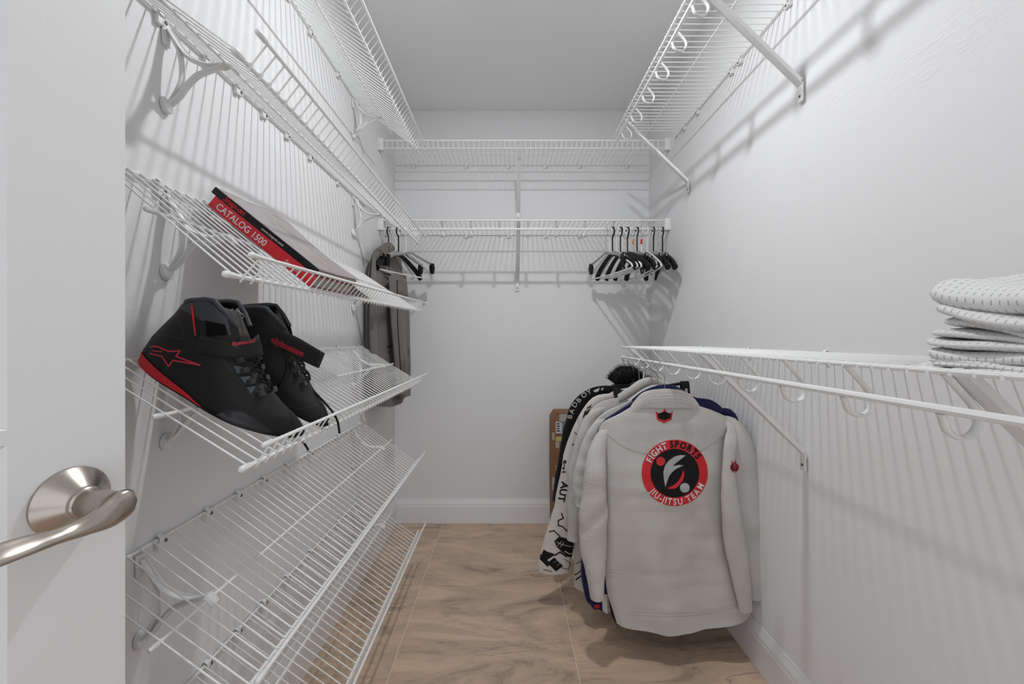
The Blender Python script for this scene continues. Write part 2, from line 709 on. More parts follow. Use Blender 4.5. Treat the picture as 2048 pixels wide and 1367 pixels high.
def rod_hook(t, fr, a, r_rod_u, r_rod_n):
    """strap from the deck front that goes back and down and curls up around to carry the hang rod"""
    pts = [(DEPTH - 0.004, -0.003), (DEPTH - 0.018, -0.018), (DEPTH - 0.040, -0.044), (DEPTH - 0.046, -0.060), (DEPTH - 0.038, -0.076),
           (DEPTH - 0.022, -0.081), (DEPTH - 0.007, -0.072), (DEPTH - 0.0015, -0.056), (DEPTH + 0.001, r_rod_n - 0.006)]
    c = smooth_pts(pts, 28)
    MB().sweep([fr(a, u, n) for u, n in c], [(0.0032, 0.0060)] * len(c), side=fr.A, n=8).build('rod_hook', M_PLASTIC, t)


def brace(t, fr, a, drop, u_top=None, wall_dir=None):
    """folded steel brace from the front rail down to a foot on the wall"""
    up = V((0, 0, 1))
    u_top = DEPTH - 0.012 if u_top is None else u_top
    top, foot = fr(a, u_top, -0.004), fr(a, 0.002, -drop)
    m = MB()
    d = (foot - top).normalized()
    m.sweep([top, foot], [(0.0018, 0.0105)] * 2, side=fr.A, n=4)
    for s in (-1, 1):
        q = d.cross(fr.A).normalized()
        m.sweep([top + fr.A * (s * 0.0098) + q * 0.004, foot + fr.A * (s * 0.0098) + q * 0.004 - d * 0.01], [(0.005, 0.0012)] * 2, side=fr.A, n=4)
    b = m.build('brace', M_STEEL, t)
    out = fr.U
    T = lambda v: foot + fr.A * v.x + out * v.y + up * v.z
    MB().bbox((-0.0105, -0.002, -0.046), (0.0105, 0.002, 0.004), 0.0012, T=T).build('foot_plate', M_STEEL, b)
    Ts = lambda v: foot + fr.A * v.x + up * (-0.030 + v.y) + out * (0.002 + v.z)
    MB().lathe([(0.0042, -0.001), (0.0042, 0.001), (0.003, 0.002)], Ts, 10).build('screw', M_SCREW, b)


def rod_shelf(name, label, fr, a0, a1, hooks, clips, braces, caps=(False, True), ends=None, rod=True, group=None, drop=0.285):
    t = thing(name, label, 'shelf', fr(a0, 0, 0), group)
    n = int((a1 - a0 - 0.008) / PITCH)
    if rod:
        wires(t, fr, [(0.0, 0.003), (0.15, 0.003), (DEPTH - 0.002, 0.0035), (DEPTH + 0.004, 0.001), (DEPTH + 0.0035, -0.004)], n, a0 + 0.006)
    else:
        wires(t, fr, [(0.0, 0.003), (0.15, 0.003), (DEPTH - 0.002, 0.0035), (DEPTH + 0.004, 0.0), (DEPTH + 0.004, -0.040)], n, a0 + 0.006)
    rail(t, 'back_rail', fr, 0, 0, a0, a1, 0.0028, caps)
    rail(t, 'middle_rail', fr, DEPTH * 0.5, 0, a0, a1, 0.0028, caps)
    rail(t, 'front_rail', fr, DEPTH, 0, a0, a1, 0.0040, caps)
    if rod:
        rail(t, 'hang_rod', fr, DEPTH + 0.001, -0.046, a0, a1, 0.0057, (False, False))
        for h in hooks:
            rod_hook(t, fr, h, DEPTH, -0.046)
    else:
        rail(t, 'lip_rail', fr, DEPTH + 0.001, -0.040, a0, a1, 0.0028, caps)
    for y in clips:
        wall_clip(t, fr, y, fr.U)
    for y in braces:
        brace(t, fr, y, drop)
    return t


# right wall
RZ1, RZ2 = CZ + 1.00, CZ - 0.040
hk = [0.51 + 0.1485 * k for k in range(10)]
FR1 = Frame((XR - 0.006, 0, RZ1), (0, 1, 0), (-1, 0, 0), (0, 0, 1))
FR2 = Frame((XR - 0.006, 0, RZ2), (0, 1, 0), (-1, 0, 0), (0, 0, 1))
r1 = rod_shelf('wire_shelf', 'white wire shelf with empty rod hooks high on the right wall', FR1, 0.25, 2.085,
               [0.605 + 0.1485 * k for k in range(10)], [0.62, 1.05, 1.24, 1.50, 1.56, 1.84, 1.98], [0.50, 1.19, 1.935])
r2 = rod_shelf('wire_shelf', 'white wire shelf with hang rod at eye height carrying linens and jackets', FR2, 0.12, 1.925,
               [0.51 - 0.1485 * 2 + 0.1485 * k for k in range(12)], [0.3, 0.62, 0.80, 1.10, 1.45, 1.80], [0.50, 1.18, 1.86])
# far end hook plate of the lower right shelf
mbE = MB()
mbE.sweep([FR2(1.927, DEPTH + 0.002, 0.004), FR2(1.927, DEPTH + 0.004, -0.03), FR2(1.927, DEPTH + 0.002, -0.058), FR2(1.927, DEPTH - 0.012, -0.064)],
          [(0.003, 0.006)] * 4, side=(0, 1, 0), n=8)
mbE.build('end_bracket', M_PLASTIC, r2)
# back wall
BZ1, BZ2 = CZ + 1.026, CZ + 0.612
FB1 = Frame((0, YB - 0.006, BZ1), (1, 0, 0), (0, -1, 0), (0, 0, 1))
FB2 = Frame((0, YB - 0.006, BZ2), (1, 0, 0), (0, -1, 0), (0, 0, 1))
cl = [-0.56, -0.25, 0.0, 0.22, 0.42, 0.70]
gB = None
b1 = rod_shelf('wire_shelf', 'empty white wire shelf high across the back wall', FB1, XL + 0.012, XR - 0.012, [], cl, [0.06], (False, False), rod=False)
b2 = rod_shelf('wire_shelf', 'white wire shelf with hang rod and hangers across back wall', FB2, XL + 0.012, XR - 0.012,
               [XL + 0.03 + 0.149 * k for k in range(11)], cl, [0.055], (False, False))
for t, fr in ((b1, FB1), (b2, FB2)):
    for x, s in ((XL, 1), (XR, -1)):
        T = lambda v: V((x + s * v.x, 0, 0)) + V((0, YB - 0.006 - DEPTH + v.y, fr.O.z + v.z))
        MB().bbox((0.0, -0.016, -0.052), (0.0035, 0.026, 0.010), 0.0012, T=T).bbox((0.0, -0.012, -0.05), (0.026, -0.008, 0.008), 0.001, T=T).bbox(
            (0.0, -0.012, -0.052), (0.026, 0.02, -0.048), 0.001, T=T).build('end_bracket', M_PLASTIC, t)
        m_s = lambda v: V((x + s * (0.0035 + v.z), YB - 0.006 - DEPTH + 0.016 + v.x, fr.O.z + 0.002 + v.y))
        MB().lathe([(0.0036, -0.001), (0.0036, 0.0012), (0.0026, 0.002)], m_s, 10).build('screw', M_SCREW, t)


# ---------------------------------------------------------------- door
def door():
    th = math.radians(77)
    u = V((math.cos(th), math.sin(th), 0))        # hinge -> free edge
    n = V((math.sin(th), -math.cos(th), 0))       # out of the face one sees
    E = V((-0.4772, 0.5235, 0))
    Wd = 0.70
    H = E - u * Wd
    o = lambda s, d, z: H + u * s + n * d + V((0, 0, z))
    TH = 0.035
    m = MB()
    T = lambda v: o(v.x, v.y, v.z)
    ztop = 2.03
    # face built as stiles and rails around the panels (each panel is a part)
    cols = [(0.112, 0.325), (0.385, 0.594)]
    rows = [(0.22, 0.80), (0.99 - 0.02, 1.56), (1.66, 1.90)]
    # measured: lower panel top at z 0.985, upper panel bottom just above
    rows = [(0.22, 0.993), (1.015, 1.60), (1.70, 1.92)]
    rows = [(0.22, 0.985), (1.0, 1.58), (1.68, 1.91)]
    xs = [0, cols[0][0], cols[0][1], cols[1][0], cols[1][1], Wd]
    zs = [0.008, rows[0][0], rows[0][1], rows[1][0], rows[1][1], rows[2][0], rows[2][1], ztop]
    m.bbox((0, -TH, 0.008), (Wd, -0.008, ztop), 0.0015, T=T)
    for i in range(5):
        for j in range(7):
            if i in (1, 3) and j in (1, 3, 5):
                continue
            m.box((xs[i], -0.009, zs[j]), (xs[i + 1], 0, zs[j + 1]), T=T)
    d = m.build('door_1', M_DOOR, smooth=False)
    struct(d)
    for (a, b) in cols:
        for (z0, z1) in rows:
            # ovolo moulding falling from the face, groove, then the raised field
            prof = [(0.0, 0.0), (0.004, -0.0035), (0.009, -0.007), (0.014, -0.008), (0.018, -0.006), (0.026, -0.003), (0.040, -0.0008)]
            pm = MB()
            rings = []
            for off, dep in prof:
                rings.append([o(a + off, dep, z0 + off), o(b - off, dep, z0 + off), o(b - off, dep, z1 - off), o(a + off, dep, z1 - off)])
            vs = [v for r in rings for v in r]
            fs = []
            for k in range(len(rings) - 1):
                for j in range(4):
                    fs.append((k * 4 + j, k * 4 + (j + 1) % 4, (k + 1) * 4 + (j + 1) % 4, (k + 1) * 4 + j))
            q = (len(rings) - 1) * 4
            fs.append((q, q + 1, q + 2, q + 3))
            pm.add(vs, fs).build('door_panel', M_PANEL, d, smooth=False)
    # lever handle
    hc_s, hz = Wd - 0.0555, CZ - 0.1815
    Tl = lambda v: o(hc_s + v.x, v.z, hz + v.y)
    rose = [(0.0365, 0.0), (0.0375, 0.002), (0.0372, 0.0045), (0.035, 0.0062), (0.0185, 0.0225), (0.0172, 0.0245), (0.0172, 0.027), (0.0158, 0.0285), (0.0150, 0.029)]
    hd = MB().lathe(rose, Tl, 64).build('door_handle', M_NICKEL, d)
    MB().lathe([(0.0146, 0.0283), (0.0146, 0.0300)], Tl, 48).build('collar_gap', M_DARKGAP, hd)
    lv = MB()
    # neck that flares into the oval head, then the waved blade toward the hinge
    lv.lathe([(0.0150, 0.0295), (0.0153, 0.031), (0.0153, 0.052), (0.0150, 0.065)], Tl, 48)
    hub = []
    #  s (toward hinge negative), y, out, half-height, half-thickness
    pth = [(0.0190, 0.000, 0.0610, 0.004, 0.004), (0.0175, 0.000, 0.0608, 0.0105, 0.0055), (0.0115, -0.001, 0.0600, 0.0155, 0.0075), (0.0, -0.0035, 0.0590, 0.0170, 0.0090),
           (-0.011, -0.0075, 0.0580, 0.0140, 0.0085), (-0.022, -0.0105, 0.0575, 0.0105, 0.0068), (-0.036, -0.0115, 0.0575, 0.0088, 0.0052), (-0.052, -0.0105, 0.0585, 0.0090, 0.0046),
           (-0.070, -0.0085, 0.0600, 0.0112, 0.0042), (-0.088, -0.008, 0.0605, 0.0120, 0.0040), (-0.104, -0.0095, 0.0595, 0.0108, 0.0038), (-0.114, -0.011, 0.058, 0.0070, 0.0032), (-0.118, -0.012, 0.0575, 0.002, 0.0015)]
    pp = smooth_pts(pth, 48)
    rings = []
    tw = []
    for q in pp:
        s, y, dd, a, b = q
        dd += 0.006
        k = max(0.0, min(1.0, (0.004 - s) / 0.05))
        ang = -k * math.radians(58)         # the blade rolls over so that it lies flatter away from the hub
        ring = []
        for j in range(20):
            w = 2 * PI * j / 20
            cy, cz = a * math.copysign(abs(math.cos(w)) ** 0.85, math.cos(w)), b * math.copysign(abs(math.sin(w)) ** 0.85, math.sin(w))
            yy = cy * math.cos(ang) - cz * math.sin(ang)
            zz = cy * math.sin(ang) + cz * math.cos(ang)
            ring.append(Tl(V((s, y + yy, dd + zz))))
        rings.append(ring)
    lv.grid(rings, closed_u=True)
    lv.build('lever', M_NICKEL, hd)


door()


# ---------------------------------------------------------------- printing on surfaces
class Surf:
    """a set of world-space meshes that marks can be laid on"""

    def __init__(self, *mbs):
        v, f = [], []
        for m in mbs:
            o = len(v)
            v += m.v
            f += [tuple(i + o for i in q) for q in m.f]
        self.t = BVHTree.FromPolygons([V(x) for x in v], f)

    def at(self, px, py, off):
        o = V((0, 0, CZ))
        d = V(((px - VX) / F, 1, -(py - VY) / F)).normalized()
        h = self.t.ray_cast(o, d)
        if h[0] is None:
            return None
        n = h[1]
        if n.dot(d) > 0:
            n = -n
        return h[0] + n * off


def lay(name, surf, items, mater, parent, off=0.0006, maxlen=7.0):
    """items: polygons in photograph pixels (list of (x, y)) or ('mesh', verts, faces); laid onto surf as thin cloth or print"""
    bm = bmesh.new()
    for it in items:
        if it[0] == 'mesh':
            vs = [bm.verts.new((x, y, 0)) for x, y in it[1]]
            for f in it[2]:
                try:
                    bm.faces.new([vs[i] for i in f])
                except ValueError:
                    pass
        else:
            vs = [bm.verts.new((x, y, 0)) for x, y in it]
            try:
                bm.faces.new(vs)
            except ValueError:
                pass
    bmesh.ops.triangulate(bm, faces=bm.faces[:])
    for _ in range(4):
        long = [e for e in bm.edges if (e.verts[0].co - e.verts[1].co).length > maxlen]
        if not long:
            break
        bmesh.ops.subdivide_edges(bm, edges=long, cuts=1)
        bmesh.ops.triangulate(bm, faces=[f for f in bm.faces if len(f.verts) > 3])
    dead = []
    for v in bm.verts:
        p = surf.at(v.co.x, v.co.y, off)
        if p is None:
            dead.append(v)
        else:
            v.co = p
    if dead:
        bmesh.ops.delete(bm, geom=dead, context='VERTS')
    me = bpy.data.meshes.new(name)
    for f in bm.faces:
        f.smooth = True
    bm.to_mesh(me)
    bm.free()
    me.materials.append(mater)
    return put(name, me, parent)


def stroke(pts, w, closed=False):
    """outline of constant width as quads"""
    out = []
    k = len(pts)
    for i in range(k if closed else k - 1):
        a, b = pts[i], pts[(i + 1) % k]
        dx, dy = b[0] - a[0], b[1] - a[1]
        l = math.hypot(dx, dy) or 1
        ex, ey = dx / l * w * 0.35, dy / l * w * 0.35
        nx, ny = -dy / l * w / 2, dx / l * w / 2
        out.append([(a[0] - ex + nx, a[1] - ey + ny), (b[0] + ex + nx, b[1] + ey + ny), (b[0] + ex - nx, b[1] + ey - ny), (a[0] - ex - nx, a[1] - ey - ny)])
    return out


def circle(cx, cy, r, n=40):
    return [(cx + r * math.cos(2 * PI * j / n), cy + r * math.sin(2 * PI * j / n)) for j in range(n)]


def words(s, o, ex, ey, bold=0.0):
    """text laid in the picture plane: o baseline start, ex one em along, ey one em up"""
    vs, fs = text_polys(s, bold)
    return ('mesh', [(o[0] + x * ex[0] + y * ey[0], o[1] + x * ex[1] + y * ey[1]) for x, y in vs], fs)


def arc_words(s, cx, cy, r, a0, a1, size, bold=0.03, inside=False, sx=1.0):
    """letters spread between angles a0..a1 (degrees, 0 = right, 90 = up on the page)"""
    ws = [text_w(ch, bold) if ch != ' ' else 0.25 for ch in s]
    tot = sum(ws) + 0.13 * (len(s) - 1)
    x = 0.0
    out = []
    for ch, w in zip(s, ws):
        mid = (x + w / 2) / tot
        x += w + 0.13
        if ch == ' ':
            continue
        a = math.radians(a0 + (a1 - a0) * mid)
        px, py = cx + r * math.cos(a), cy - r * math.sin(a)
        if inside:
            ex, ey = (-math.sin(a), -math.cos(a)), (-math.cos(a), math.sin(a))
        else:
            ex, ey = (math.sin(a), math.cos(a)), (math.cos(a), -math.sin(a))
        vs, fs = text_polys(ch, bold)
        out.append(('mesh', [(px + (vx - w / 2) * size * sx * ex[0] + vy * size * ey[0], py + (vx - w / 2) * size * sx * ex[1] + vy * size * ey[1]) for vx, vy in vs], fs))
    return out


M_INKR = mat('red_print', (0.60, 0.012, 0.02), 0.6)
M_INKRD = mat('boot_red', (0.52, 0.03, 0.05), 0.5)
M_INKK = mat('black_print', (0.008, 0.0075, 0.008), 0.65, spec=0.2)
M_INKW = mat('white_print', (0.72, 0.68, 0.67), 0.7)
M_INKG = mat('silver_print', (0.42, 0.42, 0.42), 0.6)


# ---------------------------------------------------------------- racing boots
M_BOOT = mat('black_suede', (0.010, 0.0098, 0.0102), 0.6, bump=(900, 0.12, 0.0006), sheen=0.05, spec=0.28)
M_BOOTG = mat('grey_padding', (0.035, 0.039, 0.045), 0.6)
M_BOOTB = mat('blue_grey_mesh', (0.026, 0.031, 0.038), 0.7)
M_LACE = mat('black_lace', (0.007, 0.007, 0.007), 0.7, spec=0.2)
M_LOOP = mat('dark_leather', (0.024, 0.022, 0.021), 0.38)
M_LINING = mat('black_lining', (0.005, 0.005, 0.005), 0.85, spec=0.1)
M_TONGUE = mat('grey_tongue_cloth', (0.050, 0.046, 0.042), 0.85)

HEEL = [(0, .020), (.008, .010), (.022, .005), (.05, .006), (.08, .013), (.105, .019), (.125, .021), (.14, .025), (.178, .046)]
FRONT = [(0, .300), (.010, .308), (.02, .304), (.033, .287), (.045, .258), (.057, .234), (.075, .204), (.095, .178), (.115, .166), (.13, .154), (.145, .139), (.16, .125), (.178, .108)]
PLAN = [(0, .034), (.04, .041), (.12, .041), (.21, .051), (.26, .049), (.31, .040)]
TOP = [(-1, .131), (-.75, .146), (-.4, .160), (0, .167), (.5, .158), (.8, .146), (.92, .136), (1, .13)]


def boot(label, a_heel, psi, mirror):
    fr = L4
    ld = (fr.U * math.cos(psi) + fr.A * math.sin(psi)).normalized()
    wd = (fr.A * math.cos(psi) - fr.U * math.sin(psi)).normalized()
    o = fr(a_heel, 0.002, 0.0062)
    B = lambda l, w, h: o + ld * l + wd * (w * mirror) + fr.N * h
    t = thing('racing_boot', label, 'boot', o, 'pair of black racing boots')

    def ring_pt(th, h, grow=0.0):
        a0, a1 = lin(HEEL, h), lin(FRONT, h)
        c, a = (a0 + a1) / 2, (a1 - a0) / 2
        q = math.cos(th)
        l = c + (a + grow) * q
        w = lin(PLAN, l)
        if h > .06:
            w = w + (0.037 - w) * min(1, (h - .06) / .05)
        p = (2.6 - 0.5 * min(1, h / .05)) if q > 0 else 4.6 - 1.8 * min(1, h / .10)
        k = (1 - abs(q) ** p)
        k = max(0.0, k) ** 0.52
        # asymmetric plan: the ball of the foot leans to one side
        sk = 0.046 * max(0.0, (l - .15) / .155) ** 2
        # slight belly low down, tuck at the very bottom
        return l, math.copysign(k * (w + grow), math.sin(th)) + sk, h

    NT, NV = 72, 34
    rows = []
    for i in range(NV + 1):
        v = i / NV
        row = []
        for j in range(NT):
            th = 2 * PI * j / NT
            h = 0.004 + v * (lin(TOP, math.cos(th)) - 0.004)
            row.append(B(*ring_pt(th, h)))
        rows.append(row)
    m = MB()
    vs = [v for r in rows for v in r]
    fs = []
    for i in range(NV):
        for j in range(NT):
            j2 = (j + 1) % NT
            th = 2 * PI * (j + .5) / NT
            if th > PI:
                th -= 2 * PI
            h = 0.004 + (i + .5) / NV * (lin(TOP, math.cos(th)) - 0.004)
            if h > 0.064 and abs(th) < 0.30 + 0.30 * min(1, (h - .064) / .06):
                continue
            fs.append((i * NT + j, i * NT + j2, (i + 1) * NT + j2, (i + 1) * NT + j))
    m.add(vs, fs)
    up = m.build('upper', [M_BOOT, M_LINING], t)
    sm = up.modifiers.new('pad', 'SOLIDIFY')
    sm.thickness = 0.0055
    sm.offset = -1
    sm.material_offset = 1
    sm.material_offset_rim = 1
    # sole
    s = MB()
    rows = []
    for h, g in ((-0.0005, -0.006), (0.0, -0.001), (0.003, 0.0015), (0.008, 0.0018), (0.0095, 0.0006)):
        rows.append([B(*(lambda q: (q[0], q[1], h))(ring_pt(2 * PI * j / NT, max(0.002, h), g))) for j in range(NT)])
    s.grid(rows, closed_u=True)
    s.add(rows[0], [tuple(range(NT))])
    s.build('sole', M_LACE, t)
    m2 = MB()
    m2.v, m2.f, m2.m = m.v + s.v, m.f + [tuple(i + len(m.v) for i in f) for f in s.f], m.m + s.m
    m = m2
    # padded roll round the collar
    edge = []
    for j in range(NT):
        th = 2 * PI * j / NT
        tt = th - 2 * PI if th > PI else th
        if abs(tt) > 0.58:
            edge.append(B(*ring_pt(th, lin(TOP, math.cos(th)), -0.0025)))
    MB().sweep(smooth_pts([tuple(p) for p in edge], 60), 0.0044, n=8).build('collar', M_BOOTG, t)
    # tongue
    tg = MB()
    rows = []
    for i in range(16):
        h = 0.050 + i / 15 * 0.112
        l = lin(FRONT, h) - 0.0085 + max(0, h - .12) * -0.35
        rows.append([B(l - (w / 0.026) ** 2 * 0.010, w + 0.046 * max(0.0, (l - .15) / .155) ** 2, h) for w in [-.026 + .052 * k / 8 for k in range(9)]])
    tg.grid(rows)
    to = tg.build('tongue', M_TONGUE, t)
    sm = to.modifiers.new('pad', 'SOLIDIFY')
    sm.thickness = 0.005
    # loops and laces
    lv = [.060, .073, .086, .099]
    ey = {}
    for i, h in enumerate(lv):
        for sd in (-1, 1):
            l = lin(FRONT, h) - 0.0105
            w = sd * (0.020 + 0.0015 * i) + 0.046 * max(0.0, (l - .15) / .155) ** 2
            n_out = V((0.62, 0.30 * sd, 0.72)).normalized()
            up_d = V((-0.72, 0, 0.69))
            T = lambda q: B(l + n_out.x * q.z + up_d.x * q.y, w + n_out.y * q.z + q.x, h + n_out.z * q.z + up_d.z * q.y)
            lm = MB().bbox((-0.0105, -0.0056, -0.006), (0.0105, 0.0056, 0.0055), 0.0024, T=T)
            lm.build('lace_loop', M_LOOP, t)
            ey[i, sd] = T(V((-sd * 0.0075, 0, 0.004)))
    ln = MB()
    for i in range(4):
        a, b = ey[i, -1], ey[i, 1]
        mid = (a + b) / 2 + ld * 0.003 + fr.N * 0.004
        ln.sweep(smooth_pts([tuple(a), tuple(mid), tuple(b)], 8), [(0.0012, 0.0024)] * 8, n=6)
        if i < 3:
            for sd in (-1, 1):
                a, b = ey[i, sd], ey[i + 1, -sd]
                mid = (a + b) / 2 + ld * 0.006 + fr.N * 0.007
                ln.sweep(smooth_pts([tuple(a), tuple(mid), tuple(b)], 8), [(0.0024, 0.0024)] * 8, n=6)
    lace = ln.build('shoelace', M_LACE, t)
    return t, B, ring_pt, m, tg


def strap_grid(B, ring_pt, th0, th1, h0, h1, half, out=0.004):
    rows = []
    N = 26
    for i in range(N):
        k = i / (N - 1)
        th, h = th0 + (th1 - th0) * k, h0 + (h1 - h0) * k
        rows.append([B(*(lambda q: (q[0], q[1], h + d))(ring_pt(th, h + d, out + 0.009 * k * k))) for d in (-half, -half * .5, 0, half * .5, half)])
    return MB().grid(rows)


bt1, B1, RP1, up1, lc1 = boot('black suede racing boot nearer the door, star outline and red heel wedge showing', 0.746, math.radians(4.5), 1)
bt2, B2, RP2, up2, lc2 = boot('black racing boot behind its mate, ankle strap sticking out open', 0.876, math.radians(17), -1)
# closed strap of the near boot
st1 = strap_grid(B1, RP1, -1.57, 0.12, 0.094, 0.130, 0.0135)
so = st1.build('ankle_strap', M_BOOT, bt1)
md = so.modifiers.new('thick', 'SOLIDIFY')
md.thickness, md.offset = 0.003, 0
# open strap of the far boot
rows = []
for x, y, Y, hw in smooth_pts([(498, 652, .905, 19), (522, 664, .885, 19), (556, 679, .865, 19), (590, 694, .845, 18), (620, 709, .83, 16), (643, 721, .82, 14.5)], 22):
    rows.append([P(x + d * 0.42, y - d, Y) for d in (-hw, -hw * .5, 0, hw * .5, hw)])
st2 = MB().grid(rows)
so = st2.build('ankle_strap', M_BOOT, bt2)
md = so.modifiers.new('thick', 'SOLIDIFY')
md.thickness, md.offset = 0.003, 0
Z2 = lambda X, Y: (250 + X / 6.214, 580 + Y / 6.214)
Z3 = lambda X, Y: (430 + X / 6.214, 580 + Y / 6.214)
Z4 = lambda X, Y: (400 + X / 6.4, 750 + Y / 6.4)
sf1 = Surf(up1)
pts = [(318, 708), (352, 696), (420, 704), (540, 758), (685, 755), (636, 822), (935, 930), (600, 870), (545, 945), (462, 822), (312, 786)]
lay('star_emblem', sf1, stroke([Z2(*p) for p in pts], 3.2) + stroke([Z2(345, 748), Z2(400, 760), Z2(462, 762)], 2.4), M_INKRD, bt1)
rows = []
for k in range(30):
    q = k / 29
    th = -PI + 0.06 + q * 1.52
    hi = 0.004 + 0.0175 * min(1, 0.5 + q * 4) * (1 - max(0, (q - .45) / .55)) ** 0.8
    rows.append([B1(*(lambda p: (p[0], p[1], 0.004 + (hi - 0.004) * e))(RP1(th, max(0.0085, 0.004 + (hi - 0.004) * e), 0.0026 - 0.001 * e))) for e in (0, .25, .5, .75, 1)])
MB().grid(rows).build('heel_wedge', M_INKR, bt1)
lay('ankle_stripe', sf1, [[Z2(*p) for p in [(824, 190), (852, 186), (890, 560), (872, 566)]]], M_INKR, bt1, off=0.0014)
lay('toe_panel', sf1, [[Z4(*p) for p in [(215, 508), (335, 462), (535, 468), (690, 560), (930, 735), (800, 742), (600, 690), (330, 585)]]], mat('navy_mesh', (0.010, 0.012, 0.018), 0.35), bt1)
lay('seam', sf1, stroke([Z4(*p) for p in [(205, 512), (330, 452), (540, 460), (700, 555), (960, 748)]], 0.9) +
    stroke([Z2(*p) for p in [(930, 620), (1040, 790), (1190, 830), (1290, 960), (1520, 1260), (1600, 1340)]], 0.9) +
    stroke([Z2(*p) for p in [(330, 560), (320, 760), (320, 960)]], 0.7) + stroke([Z2(*p) for p in [(620, 265), (730, 520), (710, 610)]], 0.9) +
    stroke([Z2(*p) for p in [(400, 545), (700, 600), (930, 700)]], 0.8), M_BOOTG, bt1)
lay('ankle_window', sf1, [[Z2(*p) for p in [(1000, 375), (1240, 425), (1285, 555), (1020, 570)]]], M_LINING, bt1, off=0.0008)
lay('collar_panel', sf1, [[Z2(*p) for p in [(640, 230), (800, 165), (960, 120), (1080, 170), (1270, 340), (1320, 560), (1280, 560), (1240, 400), (1050, 260), (930, 180), (800, 190), (680, 235)]]], M_BOOTG, bt1)
ZN = lambda X, Y: (250 + X / 2.489, 560 + Y / 2.489)
lay('mesh_patch', sf1, [[ZN(*p) for p in [(540, 425), (588, 432), (600, 456), (560, 466)]], [ZN(*p) for p in [(572, 482), (624, 478), (602, 520)]], [ZN(*p) for p in [(604, 532), (650, 526), (626, 566)]]],
    mat('blue_grey_patch', (0.06, 0.075, 0.095), 0.6), bt1)
M_TRIMW = mat('pale_trim', (0.45, 0.45, 0.45), 0.6)
lay('label_edge', Surf(lc1), stroke([ZN(*p) for p in [(522, 152), (530, 138), (583, 181), (572, 194)]], 0.9), M_TRIMW, bt1, off=0.004)
lay('label_edge', Surf(lc2), stroke([ZN(*p) for p in [(626, 200), (634, 192), (656, 222), (646, 244), (626, 250)]], 0.9), M_TRIMW, bt2, off=0.004)
ss1 = Surf(st1)
ex, ey = (8.6, -1.6), (2.2, -14)
o1 = (465, 690)
lay('strap_lettering', ss1, [words('alpinestars', o1, (10.2, -1.6), (1.5, -16), 0.07)], M_INKRD, bt1, off=0.0022)
lay('strap_lettering_fill', ss1, [words('alpinestars', o1, (10.2, -1.6), (1.5, -16), -0.012)], M_LINING, bt1, off=0.0027)
ss2 = Surf(st2)
lay('strap_lettering', ss2, [words('alpinestars', (544, 683), (14.6, 7.0), (5.5, -14), 0.07)], M_INKRD, bt2, off=0.0022)
lay('strap_lettering_fill', ss2, [words('alpinestars', (544, 683), (14.6, 7.0), (5.5, -14), -0.012)], M_LINING, bt2, off=0.0027)
# loose lace that trails over the shelf lip, and the tip below the deck
pts = [(596, 757, .93), (622, 777, .93), (645, 800, .925), (664, 822, .92), (675, 842, .915), (679, 866, .915)]
MB().sweep([P(x, y, Y) for x, y, Y in smooth_pts(pts, 24)], 0.0024, n=8).build('lace_end', M_LACE, bt2)
MB().sweep([P(x, y, Y) for x, y, Y in smooth_pts([(604, 880, .86), (611, 890, .86), (617, 900, .86)], 6)], 0.0022, n=8).build('lace_end', M_LACE, bt1)
pts = [(566, 700, .85), (573, 726, .86), (568, 750, .87), (556, 772, .88), (545, 783, .885)]
MB().sweep([P(x, y, Y) for x, y, Y in smooth_pts(pts, 20)], 0.002, n=8).build('lace_end', M_LACE, bt2)
lay('toe_seam', Surf(up2), stroke([Z4(*p) for p in [(1150, 390), (1240, 425), (1380, 420), (1485, 378), (1470, 330)]], 0.7), M_BOOTG, bt2)


# ---------------------------------------------------------------- catalogs
M_RED = mat('catalog_red', (0.62, 0.010, 0.022), 0.35)
M_REDD = mat('catalog_dark_red', (0.22, 0.010, 0.015), 0.4)
M_BLK = mat('catalog_black', (0.007, 0.007, 0.008), 0.35, spec=0.25)


def paper_mat():
    m = mat('page_edges', (0.42, 0.39, 0.35), 0.8)
    nt, N, L, b = nodes(m)
    tc = N.new('ShaderNodeTexCoord')
    w = N.new('ShaderNodeTexNoise')
    w.inputs['Scale'].default_value = 40
    L.new(tc.outputs['Object'], w.inputs['Vector'])
    cr = N.new('ShaderNodeValToRGB')
    cr.color_ramp.elements[0].color = (0.33, 0.31, 0.28, 1)
    cr.color_ramp.elements[1].color = (0.50, 0.47, 0.42, 1)
    L.new(w.outputs[0], cr.inputs[0])
    L.new(cr.outputs[0], b.inputs['Base Color'])
    return m


M_PAGES = paper_mat()


def cover_mat():
    m = mat('faded_cover_print', (0.4, 0.34, 0.33), 0.25)
    nt, N, L, b = nodes(m)
    tc = N.new('ShaderNodeTexCoord')
    mp = N.new('ShaderNodeMapping')
    mp.inputs['Rotation'].default_value = (0, 0.6, 0.5)
    mp.inputs['Scale'].default_value = (3, 10, 3)
    L.new(tc.outputs['Object'], mp.inputs[0])
    n = N.new('ShaderNodeTexNoise')
    n.inputs['Scale'].default_value = 2.2
    n.inputs['Detail'].default_value = 3
    n.inputs['Distortion'].default_value = 1.3
    L.new(mp.outputs[0], n.inputs['Vector'])
    cr = N.new('ShaderNodeValToRGB')
    e = cr.color_ramp.elements
    e[0].position, e[0].color = 0.32, (0.22, 0.185, 0.18, 1)
    e[1].position, e[1].color = 0.80, (0.62, 0.60, 0.59, 1)
    x = e.new(0.5)
    x.color = (0.31, 0.262, 0.255, 1)
    x = e.new(0.66)
    x.color = (0.29, 0.245, 0.24, 1)
    L.new(n.outputs[0], cr.inputs[0])
    L.new(cr.outputs[0], b.inputs['Base Color'])
    return m


M_COVER = cover_mat()


